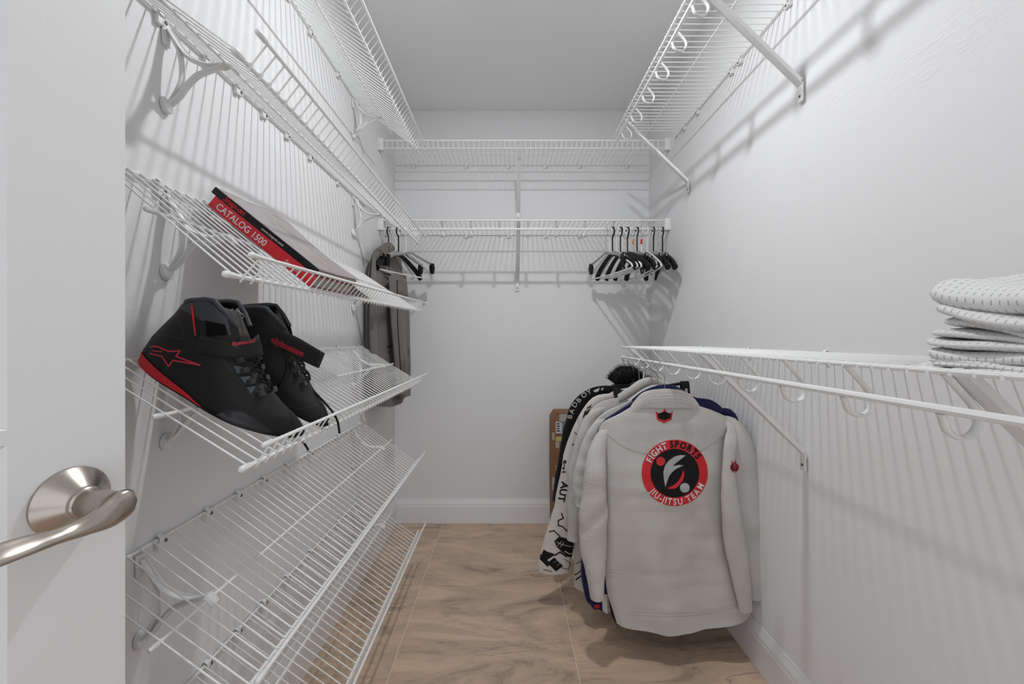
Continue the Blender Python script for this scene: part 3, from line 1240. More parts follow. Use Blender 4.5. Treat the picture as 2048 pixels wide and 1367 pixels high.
def book(name, label, u0, u1, n0, n1, a0, a1, m_spine, m_back, warped):
    fr = L3
    T = lambda v: fr(v.x, v.y, v.z)      # x = away from the spine, y = down the deck, z = thickness
    t = thing(name, label, 'catalog', fr(a0, u0, n0), 'catalogs on the angled shelf')
    MB().bbox((a0 + 0.002, u0 + 0.003, n0 + 0.0012), (a1 - 0.003, u1 - 0.003, n1 - 0.0012), 0.0008, T=T).build('pages', M_PAGES, t, smooth=False)
    MB().bbox((a0, u0, n0), (a0 + 0.0045, u1, n1), 0.0012, T=T).build('spine', m_spine, t)
    MB().bbox((a0 + 0.001, u0, n0), (a1, u1, n0 + 0.0011), 0.0003, T=T).build('back_cover', m_back, t, smooth=False)
    cv = MB()
    rows = []
    for i in range(25):
        x = i / 24
        row = []
        for j in range(25):
            y = j / 24
            h = n1
            if warped:
                h += 0.010 * x ** 1.5 * (1 - 0.75 * y) + 0.0035 * math.sin(5.2 * y + 1.5 * x) * x + 0.002 * math.sin(9 * x + 4 * y) * x * (1 - y)
            row.append(fr(a0 + 0.0005 + x * (a1 - a0 - 0.0005), u0 + y * (u1 - u0), h))
        rows.append(row)
    cv.grid(rows)
    c = cv.build('front_cover', M_COVER if warped else m_back, t)
    c.modifiers.new('thick', 'SOLIDIFY').thickness = 0.0006

    def text(nm, s, u, n, size, mm, bold=0.0, sx=1.0, shear=0.0):
        vs, fs = text_polys(s, bold)
        put(nm, MB().add([fr(a0 - 0.0004, u + (x + shear * y) * size * sx, n + y * size) for x, y in vs], fs).mesh(nm, mm, smooth=False), t)
    return t, text


bk1, tx1 = book('catalog', 'thick catalog with red spine and white lettering, underneath the black one', 0.018, 0.300, 0.0050, 0.0315, 0.905, 1.125, M_RED, M_REDD, False)
bk2, tx2 = book('catalog', 'catalog with black spine and curling pinkish grey cover, on top of red one', 0.006, 0.292, 0.0318, 0.0470, 0.905, 1.135, M_BLK, M_BLK, True)
tx1('spine_lettering', 'CATALOG 1500', 0.034, 0.0110, 0.0208, M_INKW, 0.015, sx=0.93)
tx1('spine_logo', 'Snap-on', 0.222, 0.0120, 0.0135, mat('pale_blue_print', (0.45, 0.62, 0.70), 0.5), 0.0, sx=0.9, shear=0.25)
tx2('spine_logo', 'Snap-on', 0.036, 0.0350, 0.0165, M_INKR, 0.02, sx=1.05, shear=0.3)
tx2('spine_address', 'www.snapon.com', 0.140, 0.0362, 0.0088, M_INKW, 0.0, sx=0.95, shear=0.2)

mw = MB()
wp = [(1.118, 0.0055), (1.118, 0.030), (1.16, 0.024), (1.285, 0.0065)]
mw.add([L3(a, u, n) for u in (0.19, 0.2985) for a, n in wp], [(0, 1, 2, 3), (7, 6, 5, 4), (0, 1, 5, 4), (1, 2, 6, 5), (2, 3, 7, 6), (3, 0, 4, 7)])
mw.build('splayed_cover', mat('brown_cover', (0.075, 0.045, 0.038), 0.4), bk1, smooth=False)


# ---------------------------------------------------------------- clothes
def cloth_mat(name, color, weave=520, strength=0.35, rough=0.9, vary=0.06, ribs=0.0):
    m = mat(name, color, rough, spec=0.15, sheen=0.15)
    nt, N, L, b = nodes(m)
    tc = N.new('ShaderNodeTexCoord')
    n = N.new('ShaderNodeTexNoise')
    n.inputs['Scale'].default_value = 9
    n.inputs['Detail'].default_value = 4
    L.new(tc.outputs['Object'], n.inputs['Vector'])
    cr = N.new('ShaderNodeValToRGB')
    cr.color_ramp.elements[0].position = 0.3
    cr.color_ramp.elements[1].position = 0.7
    cr.color_ramp.elements[0].color = (*[c * (1 - vary) for c in color], 1)
    cr.color_ramp.elements[1].color = (*[min(1, c * (1 + vary)) for c in color], 1)
    L.new(n.outputs[0], cr.inputs[0])
    L.new(cr.outputs[0], b.inputs['Base Color'])
    w = N.new('ShaderNodeTexVoronoi')
    w.inputs['Scale'].default_value = weave
    mp = N.new('ShaderNodeMapping')
    mp.inputs['Scale'].default_value = (0.7, 0.7, 1.25)
    L.new(tc.outputs['Object'], mp.inputs[0])
    L.new(mp.outputs[0], w.inputs['Vector'])
    h = w.outputs['Distance']
    if ribs:
        wv = N.new('ShaderNodeTexWave')
        wv.bands_direction = 'Z'
        wv.inputs['Scale'].default_value = ribs
        wv.inputs['Distortion'].default_value = 0.6
        L.new(tc.outputs['Object'], wv.inputs['Vector'])
        h = mth(nt, 'ADD', h, mth(nt, 'MULTIPLY', wv.outputs[0], 0.7))
    bp = N.new('ShaderNodeBump')
    bp.inputs['Strength'].default_value = strength
    bp.inputs['Distance'].default_value = 0.0012
    L.new(h, bp.inputs['Height'])
    L.new(bp.outputs[0], b.inputs['Normal'])
    return m


M_GI = cloth_mat('cream_gi_cotton', (0.54, 0.515, 0.49), 430, 0.4)
M_GIW = cloth_mat('gi_pearl_weave', (0.54, 0.51, 0.485), 230, 0.9)
M_GI3 = cloth_mat('white_gi_cotton', (0.58, 0.565, 0.55), 430, 0.4)
M_GI4 = cloth_mat('ribbed_gi_cotton', (0.54, 0.52, 0.50), 430, 0.4, ribs=60)
M_GI5 = cloth_mat('off_white_cloth', (0.60, 0.56, 0.53), 500, 0.2)
M_NAVY = cloth_mat('navy_cotton', (0.012, 0.014, 0.062), 430, 0.4)
M_BLACKC = cloth_mat('black_cloth', (0.006, 0.006, 0.0065), 500, 0.3)
M_SUIT = cloth_mat('taupe_suiting', (0.185, 0.166, 0.150), 900, 0.2)
M_SUIT2 = cloth_mat('grey_suiting', (0.170, 0.158, 0.148), 900, 0.2)
M_HWIRE = mat('hanger_wire', (0.42, 0.40, 0.37), 0.35, 0.9)
M_BPL = mat('black_plastic', (0.006, 0.006, 0.006), 0.4, spec=0.25)
M_WPL = mat('white_hanger_plastic', (0.74, 0.73, 0.71), 0.35)
M_GPL = mat('smoky_plastic', (0.30, 0.29, 0.28), 0.2)


def pt3(p, Y):
    return P(p[0], p[1], p[2] if len(p) > 2 else Y)


def torso(top, bot, left, right, Y, D, seed=0, wr=0.006, ns=44, nt=56, nrm=(0, 1, 0), g0=0.3, folds=1.0, shift=0.8):
    """two cloth faces between four outline curves (given on the photograph at depth Y), joined at the sides and shoulders"""
    nrm = V(nrm).normalized()

    def cv(pts, n):
        q = [tuple(pt3(p, Y)) for p in pts]
        return [V(x) for x in smooth_pts(q, n)]
    T_, B_, L_, R_ = cv(top, ns + 1), cv(bot, ns + 1), cv(left, nt + 1), cv(right, nt + 1)
    f_rows, b_rows = [], []
    for j in range(nt + 1):
        t = j / nt
        fr_, br_ = [], []
        for i in range(ns + 1):
            s = i / ns
            p = (T_[i] * (1 - t) + B_[i] * t) + (L_[j] * (1 - s) + R_[j] * s) - (T_[0] * (1 - s) * (1 - t) + T_[-1] * s * (1 - t) + B_[0] * (1 - s) * t + B_[-1] * s * t)
            g = g0 + (1 - g0) * min(1, t / 0.3) ** 0.6
            e = max(0.0, 1 - abs(2 * s - 1) ** 3.5) ** 0.55
            k = min(1, 4 * s, 4 * (1 - s)) * min(1, t * 5 + 0.15)
            w = wr * k * (noise.noise(V((p.x * 7, p.z * 3.2 + p.y * 5, seed))) * 1.2 + 0.6 * noise.noise(V((p.x * 18, p.z * 9, seed + 4))))
            w += wr * k * 0.45 * noise.noise(V((p.x * 4 + 2 * noise.noise(V((p.z * 5, seed, 1))), p.z * 30, seed + 6)))
            w += wr * k * folds * 0.9 * t * math.sin((s * 13 + seed) + 1.5 * noise.noise(V((p.x * 3, p.z * 2, seed + 9))))
            d = D * g * e
            q0 = p + nrm * (D * shift)
            fr_.append(q0 - nrm * (d + w))
            br_.append(q0 + nrm * d)
        f_rows.append(fr_)
        b_rows.append(br_)
    m = MB()
    m.grid(f_rows)
    nf = len(m.v)
    m.grid(b_rows)
    nc = ns + 1
    for i in range(ns):
        m.f.append((i, i + 1, nf + i + 1, nf + i))
        m.m.append(0)
        q = nt * nc
        m.f.append((q + i, q + i + 1, nf + q + i + 1, nf + q + i))
        m.m.append(0)
    for j in range(nt):
        for c in (0, ns):
            m.f.append((j * nc + c, (j + 1) * nc + c, nf + (j + 1) * nc + c, nf + j * nc + c))
            m.m.append(0)
    return m


def sleeve(m, lobes, Y, depth, seed=0, side=(0, 1, 0), wr=0.12, n=22, k=46, p=2.0):
    """hanging flattened tube through (px, py, half-width px[, Y])"""
    q = []
    for l in lobes:
        y = l[3] if len(l) > 3 else Y
        a = P(l[0], l[1], y)
        q.append((a.x, a.y, a.z, l[2] / F * y))
    q = smooth_pts(q, k)
    pts, rad = [], []
    for i, (x, y, z, hw) in enumerate(q):
        t = i / (k - 1)
        nz = 1 + wr * noise.noise(V((seed * 3.1, t * 7, 1))) + wr * 0.5 * noise.noise(V((seed * 3.1, t * 19, 5)))
        pts.append(V((x, y + 0.004 * noise.noise(V((seed, t * 9, 2))), z)))
        dd = depth * min(1, 0.35 + 1.6 * t) * (1 + 1.6 * wr * noise.noise(V((seed, t * 11, 8))))
        rad.append((hw * nz, dd))
    return m.sweep(pts, rad, side=side, n=n)


def dent(m, fn):
    m.v = [tuple(fn(V(v))) for v in m.v]
    return m


def wire_hanger(label, x, Y, znk, half=0.13, drop=0.075, wire=M_HWIRE, group='wire hangers on the lower right rod', r=0.0014, rodz=None):
    """steel wire hanger; the hook rests on the rod, the arms run inside the shoulders"""
    Y = Y + 0.024
    rz = RZ2 - 0.046 if rodz is None else rodz
    t = thing('wire_hanger', label, 'hanger', (x, Y, rz), group)
    top = 0.0052 + r
    hook = [(0.006, znk - rz), (0.004, -0.045), (-0.004, -0.034), (-0.017, -0.026), (-0.021, top - 0.017), (-0.013, top - 0.003), (0, top), (0.013, top - 0.004), (0.018, top - 0.016), (0.016, top - 0.024)]
    MB().sweep([V((x + a, Y, rz + b)) for a, b in smooth_pts(hook, 34)], r, n=6).build('hook', wire, t)
    z = znk - 0.004
    arms = [(0.006, znk + 0.002 - rz), (0.02, z - rz - 0.006), (half, z - rz - drop), (half * 0.97, z - rz - drop - 0.006), (-half * 0.97, z - rz - drop - 0.006), (-half, z - rz - drop), (-0.012, z - rz - 0.006), (0.006, znk + 0.002 - rz)]
    MB().sweep([V((x + a, Y, rz + b)) for a, b in arms], r, n=6).build('shoulder_wire', wire, t)
    return t


# ---- front gi with the round patch
def gi_front():
    Y = 1.41
    t = thing('gi_jacket', 'cream martial arts gi jacket with round red and black back patch, nearest on the rod', 'jacket', P(1335, 790, Y), 'jackets on the lower right rod')
    body = torso([(1198, 872), (1210, 848), (1243, 831), (1274, 812), (1296, 792), (1335, 787), (1372, 793), (1396, 810), (1430, 822), (1467, 838)],
                 [(1238, 1257), (1275, 1262), (1330, 1264), (1390, 1262), (1450, 1249), (1490, 1243), (1511, 1232)],
                 [(1198, 872), (1210, 910), (1214, 1000), (1213, 1100), (1216, 1180), (1228, 1225), (1238, 1257)],
                 [(1467, 838), (1470, 900), (1474, 1000), (1484, 1100), (1503, 1190), (1511, 1232)], Y, 0.032, 3, 0.0085)
    body.build('body', M_GI, t)
    sf = Surf(body)
    # collar: thick stitched band behind the neck
    cb = MB()
    rows = []
    outl = smooth_pts([(1262, 826, -0.012), (1274, 812, -0.022), (1290, 800, -0.034), (1318, 797, -0.043), (1345, 797, -0.044), (1372, 799, -0.038), (1392, 808, -0.026), (1408, 822, -0.014)], 34)
    for i, (x, y, d) in enumerate(outl):
        k = math.sin(PI * i / 33)
        hgt = 6 + 17 * k ** 0.7
        ring = []
        for a, b in ((1, 0.002), (0.97, 0.010), (0.5, 0.0122), (0.0, 0.012), (-0.5, 0.011), (-0.93, 0.008), (-0.98, 0.002), (0, -0.002)):
            q = P(x, y - a * hgt * 0.85 + (1 - k) * 2, Y)
            ring.append(V((q.x, Y + 0.024 + d * 0.75 - b * 0.7 + 0.010 + max(0, a) * 0.006, q.z)))
        rows.append(ring)
    cb.grid(rows, closed_u=True)
    cb.build('collar', M_GI, t)
    lay('collar_stitching', Surf(cb), [q for dy in (-11, -5, 1, 7) for q in stroke([(1284, 803 + dy + 4), (1300, 798 + dy), (1335, 796 + dy), (1365, 797 + dy), (1386, 803 + dy + 3)], 0.8)], mat('stitch_shadow', (0.42, 0.40, 0.385), 0.9), t, off=0.0004)
    # yoke seam and hem band
    ys = smooth_pts([(1216, 868), (1240, 888), (1275, 902), (1320, 908), (1370, 906), (1410, 894), (1448, 868)], 40)
    MB().sweep([p for p in [sf.at(x, y, 0.0003) for x, y in ys] if p], [(0.0016, 0.0009)] * 40, n=6).build('yoke_seam', M_GI, t)
    hb = smooth_pts([(1241, 1234), (1276, 1239), (1330, 1241), (1390, 1239), (1450, 1228), (1488, 1221), (1500, 1215)], 40)
    rows = []
    for dy, of in ((9, 0.0), (8, 0.003), (0, 0.0035), (-6, 0.003), (-7, 0.0)):
        rows.append([sf.at(x, y + dy, of + 0.0004) for x, y in hb])
    if all(p for r in rows for p in r):
        MB().grid(rows).build('hem_band', M_GI, t)
    stc = mat('stitch_shadow', (0.42, 0.40, 0.385), 0.9)
    for dy in (-15, -9):
        lay('hem_stitching', sf, stroke([(x, y + dy) for x, y in hb[::3]], 0.7), stc, t, off=0.0007)
    for y in (1138, 1144, 1151):
        lay('side_stitching', sf, stroke([(1217, y), (1229, y + 1), (1243, y + 2)], 0.8), stc, t, off=0.0007)
    # sleeves
    s = MB()
    sleeve(s, [(1232, 850, 5, Y + 0.034), (1207, 868, 11, Y + 0.022), (1194, 905, 18, Y + 0.008), (1190, 950, 22), (1188, 1000, 26), (1186, 1050, 28), (1187, 1100, 25), (1191, 1150, 19), (1194, 1194, 14)], Y - 0.005, 0.030, 2)
    dent(s, lambda v: v + V((0, 0.010 * math.exp(-((v.z - (CZ - (1030 - VY) / F * Y) - (v.x - 0.29) * 1.0) / 0.016) ** 2), 0)))
    s.build('sleeve', M_GIW, t)
    s2 = MB()
    sleeve(s2, [(1436, 836, 6, Y + 0.036), (1464, 848, 14, Y + 0.024), (1477, 880, 23, Y + 0.012), (1483, 930, 30), (1489, 1000, 33), (1497, 1080, 31), (1508, 1150, 24), (1513, 1193, 19)], Y + 0.008, 0.026, 5)
    sleeve(s2, [(1452, 842, 4, Y + 0.025), (1464, 858, 9, Y + 0.008), (1461, 885, 12, Y - 0.012), (1457, 930, 13, Y - 0.026), (1460, 1000, 17, Y - 0.03), (1469, 1080, 21, Y - 0.03), (1483, 1160, 19, Y - 0.026), (1491, 1219, 13, Y - 0.02)], Y, 0.016, 6)
    s2.build('sleeve', M_GI, t)
    # small emblem on the right sleeve
    se = Surf(s2)
    lay('sleeve_emblem', se, [circle(1469, 934, 9, 24), [(1464, 928), (1462, 921), (1467, 924), (1471, 919), (1473, 927)], [(1463, 940), (1469, 948), (1474, 941)]], mat('dark_red_print', (0.30, 0.012, 0.018), 0.7), t, off=0.0008)
    lay('sleeve_emblem_detail', se, stroke(circle(1469, 934, 5.5, 16)[:12], 1.8), M_INKK, t, off=0.0014)
    # crown
    crown = [(1311, 821), (1320, 829), (1329, 817), (1337, 828), (1346, 821), (1343, 839), (1328, 846), (1314, 839)]
    lay('crown_patch', sf, [crown], M_INKR, t, off=0.0008)
    lay('crown_patch_centre', sf, [[(1315, 827), (1322, 833), (1329, 823), (1336, 832), (1342, 827), (1340, 836), (1328, 840), (1317, 836)]], M_INKK, t, off=0.0014)
    # round team patch; measured on a crop with 8.04 px per photograph px
    Z = lambda X, Yy: (1250 + X / 8.04, 860 + Yy / 8.04)
    cx, cy = Z(798, 682)
    patch = lay('team_patch', sf, [[(cx, cy), *[p for p in []]] for _ in ()] + [circle(cx, cy, 66.2, 56)], M_INKR, t, off=0.0010)
    lay('patch_centre', sf, [circle(cx, cy + 0.5, 48.6, 48)], M_INKK, t, off=0.0018)
    lay('patch_figure', sf, [[Z(*p) for p in [(970, 400), (880, 395), (790, 420), (700, 480), (640, 560), (612, 660), (618, 770), (645, 912), (665, 840), (700, 740), (750, 670), (820, 615), (935, 560), (860, 552), (760, 572), (840, 500)]]], M_INKG, t, off=0.0027)
    lay('patch_figure', sf, [[Z(*p) for p in [(932, 625), (905, 720), (850, 815), (770, 885), (672, 930), (740, 938), (810, 930), (870, 880), (925, 800), (950, 710)]]], M_INKR, t, off=0.0027)
    lay('patch_dot', sf, [circle(*Z(570, 494), 9.0, 24)], M_INKR, t, off=0.0027)
    lay('patch_dot', sf, [circle(*Z(957, 919), 9.6, 24)], M_INKG, t, off=0.0027)
    for it in arc_words('FIGHT', cx, cy, 50.8, 157, 107, 18.5, 0.025, sx=0.86) + arc_words('JIU-JITSU TEAM', cx, cy, 63.4, 216, 338, 17.5, 0.025, inside=True, sx=0.82):
        lay('patch_letter', sf, [it], M_INKW, t, off=0.0028)
    for it in arc_words('SPORTS', cx, cy, 50.8, 100, 32, 18.5, 0.035, sx=0.86):
        lay('patch_letter', sf, [it], M_INKK, t, off=0.0028)
    return t


gi_front()
X0 = 0.531
wire_hanger('wire hanger holding the cream gi with the round patch', X0 + 0.0, 1.412, P(1335, 787, 1.41).z)


def simple_gi(name, label, Y, body, sleeves, mt, D=0.03, seed=1, cat='jacket', collar=None, msl=None, wr=0.006):
    t = thing(name, label, cat, P((body[0][0][0] + body[0][-1][0]) / 2, body[0][0][1], Y), 'jackets on the lower right rod')
    b = torso(*body, Y, D, seed, wr)
    b.build('body', mt, t)
    out = [b]
    for i, l in enumerate(sleeves):
        m = sleeve(MB(), l, Y + 0.018, 0.022, seed + i * 7)
        m.build('sleeve', msl or mt, t)
        out.append(m)
    if collar:
        m = MB()
        pts = smooth_pts(collar, 26)
        m.sweep([P(x, y, Y) - V((0, 0.012 * math.sin(PI * i / 25), 0)) for i, (x, y) in enumerate(pts)], [(0.017, 0.010)] * 26, side=(0, 1, 0), n=12)
        m.build('collar', mt, t)
        out.append(m)
    return t, out


# navy gi directly behind
g2, _ = simple_gi('gi_jacket', 'navy blue gi jacket, second on the rod, showing at both shoulders', 1.475,
                  ([(1196, 868), (1212, 843), (1240, 824), (1268, 806), (1288, 787), (1314, 776), (1345, 775), (1372, 785), (1400, 797), (1432, 803), (1466, 832)],
                   [(1215, 1190), (1330, 1200), (1480, 1195)], [(1196, 868), (1212, 1000), (1215, 1190)], [(1466, 832), (1478, 1000), (1480, 1195)]),
                  [[(1226, 845, 5), (1206, 868, 9), (1208, 950, 14), (1210, 1080, 14), (1210, 1180, 11)], [(1440, 822, 6), (1464, 838, 11), (1478, 950, 18), (1490, 1080, 18), (1496, 1170, 14)]], M_NAVY, seed=11,
                  collar=[(1270, 806), (1288, 790), (1314, 779), (1340, 778), (1362, 788)])
wire_hanger('wire hanger holding the navy gi jacket', X0, 1.48, P(1330, 772, 1.475).z)
g3, _ = simple_gi('gi_jacket', 'plain white gi jacket, third on the rod, behind the navy one', 1.54,
                  ([(1178, 872), (1190, 848), (1212, 828), (1244, 812), (1268, 800), (1284, 788), (1306, 776), (1338, 776), (1400, 800), (1450, 830)],
                   [(1200, 1200), (1330, 1205), (1480, 1190)], [(1178, 872), (1200, 1000), (1204, 1200)], [(1450, 830), (1480, 1000), (1490, 1190)]),
                  [[(1222, 838, 6), (1194, 856, 13), (1178, 905, 20), (1170, 950, 22), (1166, 985, 20), (1160, 1012, 10)], [(1430, 826, 6), (1460, 850, 14), (1484, 930, 24), (1496, 1040, 24), (1507, 1120, 20), (1513, 1190, 14)]], M_GI3, seed=17,
                  collar=[(1262, 806), (1284, 788), (1306, 778), (1335, 778)])
wire_hanger('wire hanger holding the plain white gi jacket', X0, 1.545, P(1317, 772, 1.54).z)
g4, _ = simple_gi('gi_jacket', 'white ribbed gi jacket, fourth on the rod, collar highest of the row', 1.61,
                  ([(1166, 860), (1180, 828), (1205, 806), (1238, 796), (1258, 784), (1278, 764), (1300, 758), (1322, 764), (1380, 790), (1440, 822)],
                   [(1180, 1150), (1300, 1160), (1450, 1150)], [(1166, 860), (1180, 1000), (1185, 1150)], [(1440, 822), (1470, 1000), (1480, 1150)]),
                  [[(1210, 816, 6), (1184, 836, 12), (1170, 880, 19), (1162, 940, 24), (1158, 1000, 22), (1153, 1050, 18), (1150, 1080, 17)], [(1440, 830, 12), (1470, 930, 20), (1490, 1080, 18)]], M_GI4, seed=23,
                  collar=[(1240, 796), (1262, 780), (1282, 766), (1304, 762), (1330, 772)])
wire_hanger('wire hanger holding the ribbed white gi jacket', X0, 1.615, P(1303, 757, 1.61).z)

# printed off-white jacket
g5, ms5 = simple_gi('printed_jacket', 'off white jacket with black brush print down the sleeve', 1.69,
                    ([(1164, 870), (1176, 834), (1196, 808), (1222, 790), (1246, 780), (1290, 775), (1340, 785), (1420, 815)],
                     [(1110, 1150), (1200, 1180), (1300, 1185), (1440, 1170)], [(1160, 870), (1150, 1000), (1150, 1180)], [(1420, 815), (1450, 1000), (1460, 1170)]),
                    [[(1226, 792, 6), (1200, 800, 11), (1186, 814, 14), (1173, 840, 18), (1161, 873, 21), (1151, 913, 24), (1145, 950, 25), (1137, 992, 26), (1130, 1035, 28), (1117, 1090, 32), (1109, 1125, 33), (1108, 1142, 31)],
                     [(1430, 830, 12), (1460, 930, 20), (1480, 1080, 18)]], M_GI5, seed=31)
s5 = Surf(ms5[1])
ZA = lambda X, Yy: (1120 + X / 6.8375, 700 + Yy / 6.8375)
ZB = lambda X, Yy: (1070 + X / 5.47, 860 + Yy / 5.47)
ZC_ = lambda X, Yy: (1060 + X / 5.47, 1030 + Yy / 5.47)
prints = []
prints += [words('M', ZA(300, 930), (16, -8), (7, -20), 0.02), words('T', ZA(330, 860), (14, -9), (8, -16), 0.03), words('L', ZA(395, 800), (11, -7), (5, -12), 0.03)]
prints += stroke([ZA(*p) for p in [(250, 930), (255, 1010)]], 0.7) + stroke([ZA(*p) for p in [(195, 1115), (295, 1215), (300, 1130), (318, 1118)]], 1.2)
prints += [[ZA(*p) for p in [(285, 1140), (322, 1118), (312, 1150), (296, 1195)]], circle(*ZA(255, 1285), 3, 9), circle(*ZA(185, 1290), 2.3, 8), circle(*ZB(455, 225), 1.4, 8)]
prints += stroke([ZA(*p) for p in [(165, 1300), (195, 1265), (240, 1250)]], 1.0)
prints += [words('TUA', ZB(250, 775), (4, -20), (19, 3), 0.03), circle(*ZB(330, 338), 2.4, 8), words('iri', ZB(285, 470), (2, -30), (14, 1), 0.02)]
prints += stroke([ZB(*p) for p in [(290, 905), (310, 960), (255, 985), (255, 1040), (300, 1050), (350, 1100)]], 2.4)
prints += [[ZC_(*p) for p in [(265, 280), (320, 230), (400, 250), (470, 300), (505, 370), (480, 460), (420, 455), (340, 390), (290, 340)]]]
prints += [[ZC_(*p) for p in [(150, 372), (200, 400), (255, 415), (270, 432), (160, 505), (128, 490), (215, 425), (135, 405)]]]
prints += [words('E', ZC_(275, 600), (25, -19), (-20, -20), 0.09), words('I', ZC_(180, 545), (25, -19), (-24, -24), 0.1)]
prints += stroke([ZC_(*p) for p in [(270, 435), (330, 400), (400, 450)]], 3) + stroke([ZC_(*p) for p in [(210, 180), (260, 165), (330, 230)]], 2.2)
prints += stroke([ZC_(*p) for p in [(150, 590), (240, 615)]], 1.4) + stroke([ZC_(*p) for p in [(340, 570), (420, 590), (440, 520), (380, 480)]], 1.2)
for it in prints:
    lay('brush_print', s5, [it], M_INKK, g5, off=0.0010, maxlen=6)
lay('print_gap', s5, stroke([ZC_(*p) for p in [(290, 290), (360, 320), (450, 340)]], 1.2) + stroke([ZC_(*p) for p in [(300, 330), (345, 280)]], 1.0) + stroke([ZC_(*p) for p in [(330, 345), (370, 290)]], 1.0) +
    stroke([ZC_(*p) for p in [(380, 390), (430, 420), (490, 400)]], 1.8), M_GI5, g5, off=0.0018, maxlen=6)
lay('printed_hem', Surf(ms5[0]), [[ZC_(*p) for p in [(440, 520), (560, 420), (560, 700), (500, 780), (440, 690)]]] and
    stroke([ZC_(*p) for p in [(450, 600), (500, 650), (560, 600)]], 2) + stroke([ZC_(*p) for p in [(480, 720), (520, 690), (560, 660)]], 3) + stroke([ZC_(*p) for p in [(440, 560), (560, 500)]], 1.2), M_INKK, g5, off=0.001)
wire_hanger('wire hanger holding the off white printed jacket', X0, 1.695, P(1280, 772, 1.69).z)

# black jacket whose lettered sleeve stripe shows at the far left
g6, ms6 = simple_gi('striped_jacket', 'black jacket with white block letters down its left sleeve', 1.765,
                    ([(1158, 850), (1172, 818), (1196, 794), (1222, 777), (1250, 770), (1330, 775), (1420, 815)],
                     [(1160, 1090), (1300, 1110), (1440, 1100)], [(1150, 850), (1158, 960), (1165, 1090)], [(1420, 815), (1450, 960), (1460, 1100)]),
                    [[(1224, 776, 5), (1208, 778, 8), (1190, 784, 11), (1171, 796, 13), (1159, 809, 14), (1152, 824, 15), (1146, 847, 16), (1140, 872, 16), (1131, 915, 14), (1121, 960, 12), (1112, 1000, 8)], [(1440, 830, 14), (1480, 930, 22), (1510, 1080, 22), (1524, 1172, 9)]], M_BLACKC, seed=41)
letters = []
for ch, (x, y), ang in (('B', (1143.5, 838), 80), ('A', (1146.5, 828), 74), ('D', (1151, 815.5), 62), ('B', (1158, 806), 48), ('O', (1166, 796.5), 38), ('Y', (1176, 789), 26)):
    a = math.radians(ang)
    letters.append(words(ch, (x, y), (14.5 * math.cos(a), -14.5 * math.sin(a)), (-12.5 * math.sin(a), -12.5 * math.cos(a)), 0.0))
letters += [[(1186, 781), (1199, 775), (1197, 782), (1190, 784)], [(1202, 777), (1207, 774.5), (1206, 779), (1203, 780)]]
for it in letters:
    lay('sleeve_letter', Surf(ms6[1], ms6[0]), [it], mat('grey_white_print', (0.50, 0.48, 0.48), 0.8), g6, off=0.0012)
wire_hanger('wire hanger holding the black lettered jacket', X0, 1.77, P(1272, 766, 1.765).z)

# coat with black fur collar at the far end
g7, ms7 = simple_gi('fur_collar_coat', 'pale coat with fluffy black fur collar, farthest on the rod', 1.84,
                    ([(1176, 815), (1196, 790), (1224, 771), (1250, 765), (1300, 765), (1400, 800)],
                     [(1190, 1060), (1300, 1070), (1430, 1060)], [(1176, 815), (1185, 950), (1190, 1060)], [(1400, 800), (1430, 950), (1440, 1060)]),
                    [[(1190, 800, 10), (1176, 850, 14), (1168, 950, 14), (1166, 1040, 12)]], M_GI5, seed=51)
fc = MB()
path = smooth_pts([(1226, 764), (1236, 752), (1252, 747), (1270, 752), (1288, 760), (1310, 766)], 30)
fc.sweep([P(x, y, 1.82) for x, y in path], [(0.016 + 0.018 * math.sin(PI * min(1, (i + 3) / 26)), 0.03) for i in range(30)], side=(0, 1, 0), n=14)
fo = fc.build('fur_collar', M_INKK, g7)
fb = MB()
rnd = random.Random(3)
for _ in range(2600):
    f = fc.f[rnd.randrange(len(fc.f))]
    if len(f) != 4:
        continue
    a, b, c, d = [V(fc.v[i]) for i in f]
    u, v = rnd.random(), rnd.random()
    p = (a * (1 - u) + b * u) * (1 - v) + (d * (1 - u) + c * u) * v
    i0 = f[0] // 14
    ctr = P(*path[min(29, i0)], 1.82)
    n = (p - ctr).normalized() + V((rnd.uniform(-.6, .6), rnd.uniform(-.6, .6), rnd.uniform(-.3, .6)))
    n.normalize()
    L_ = rnd.uniform(0.010, 0.030)
    s = n.orthogonal().normalized() * 0.0009
    fb.add([p - s, p + s, p + n * L_ + V((0, 0, -L_ * 0.15))], [(0, 1, 2)])
fu = fb.build('fur', M_INKK, fo, smooth=False)
fu['kind'] = 'stuff'
wire_hanger('wire hanger holding the fur collared coat', X0, 1.845, P(1262, 764, 1.84).z)


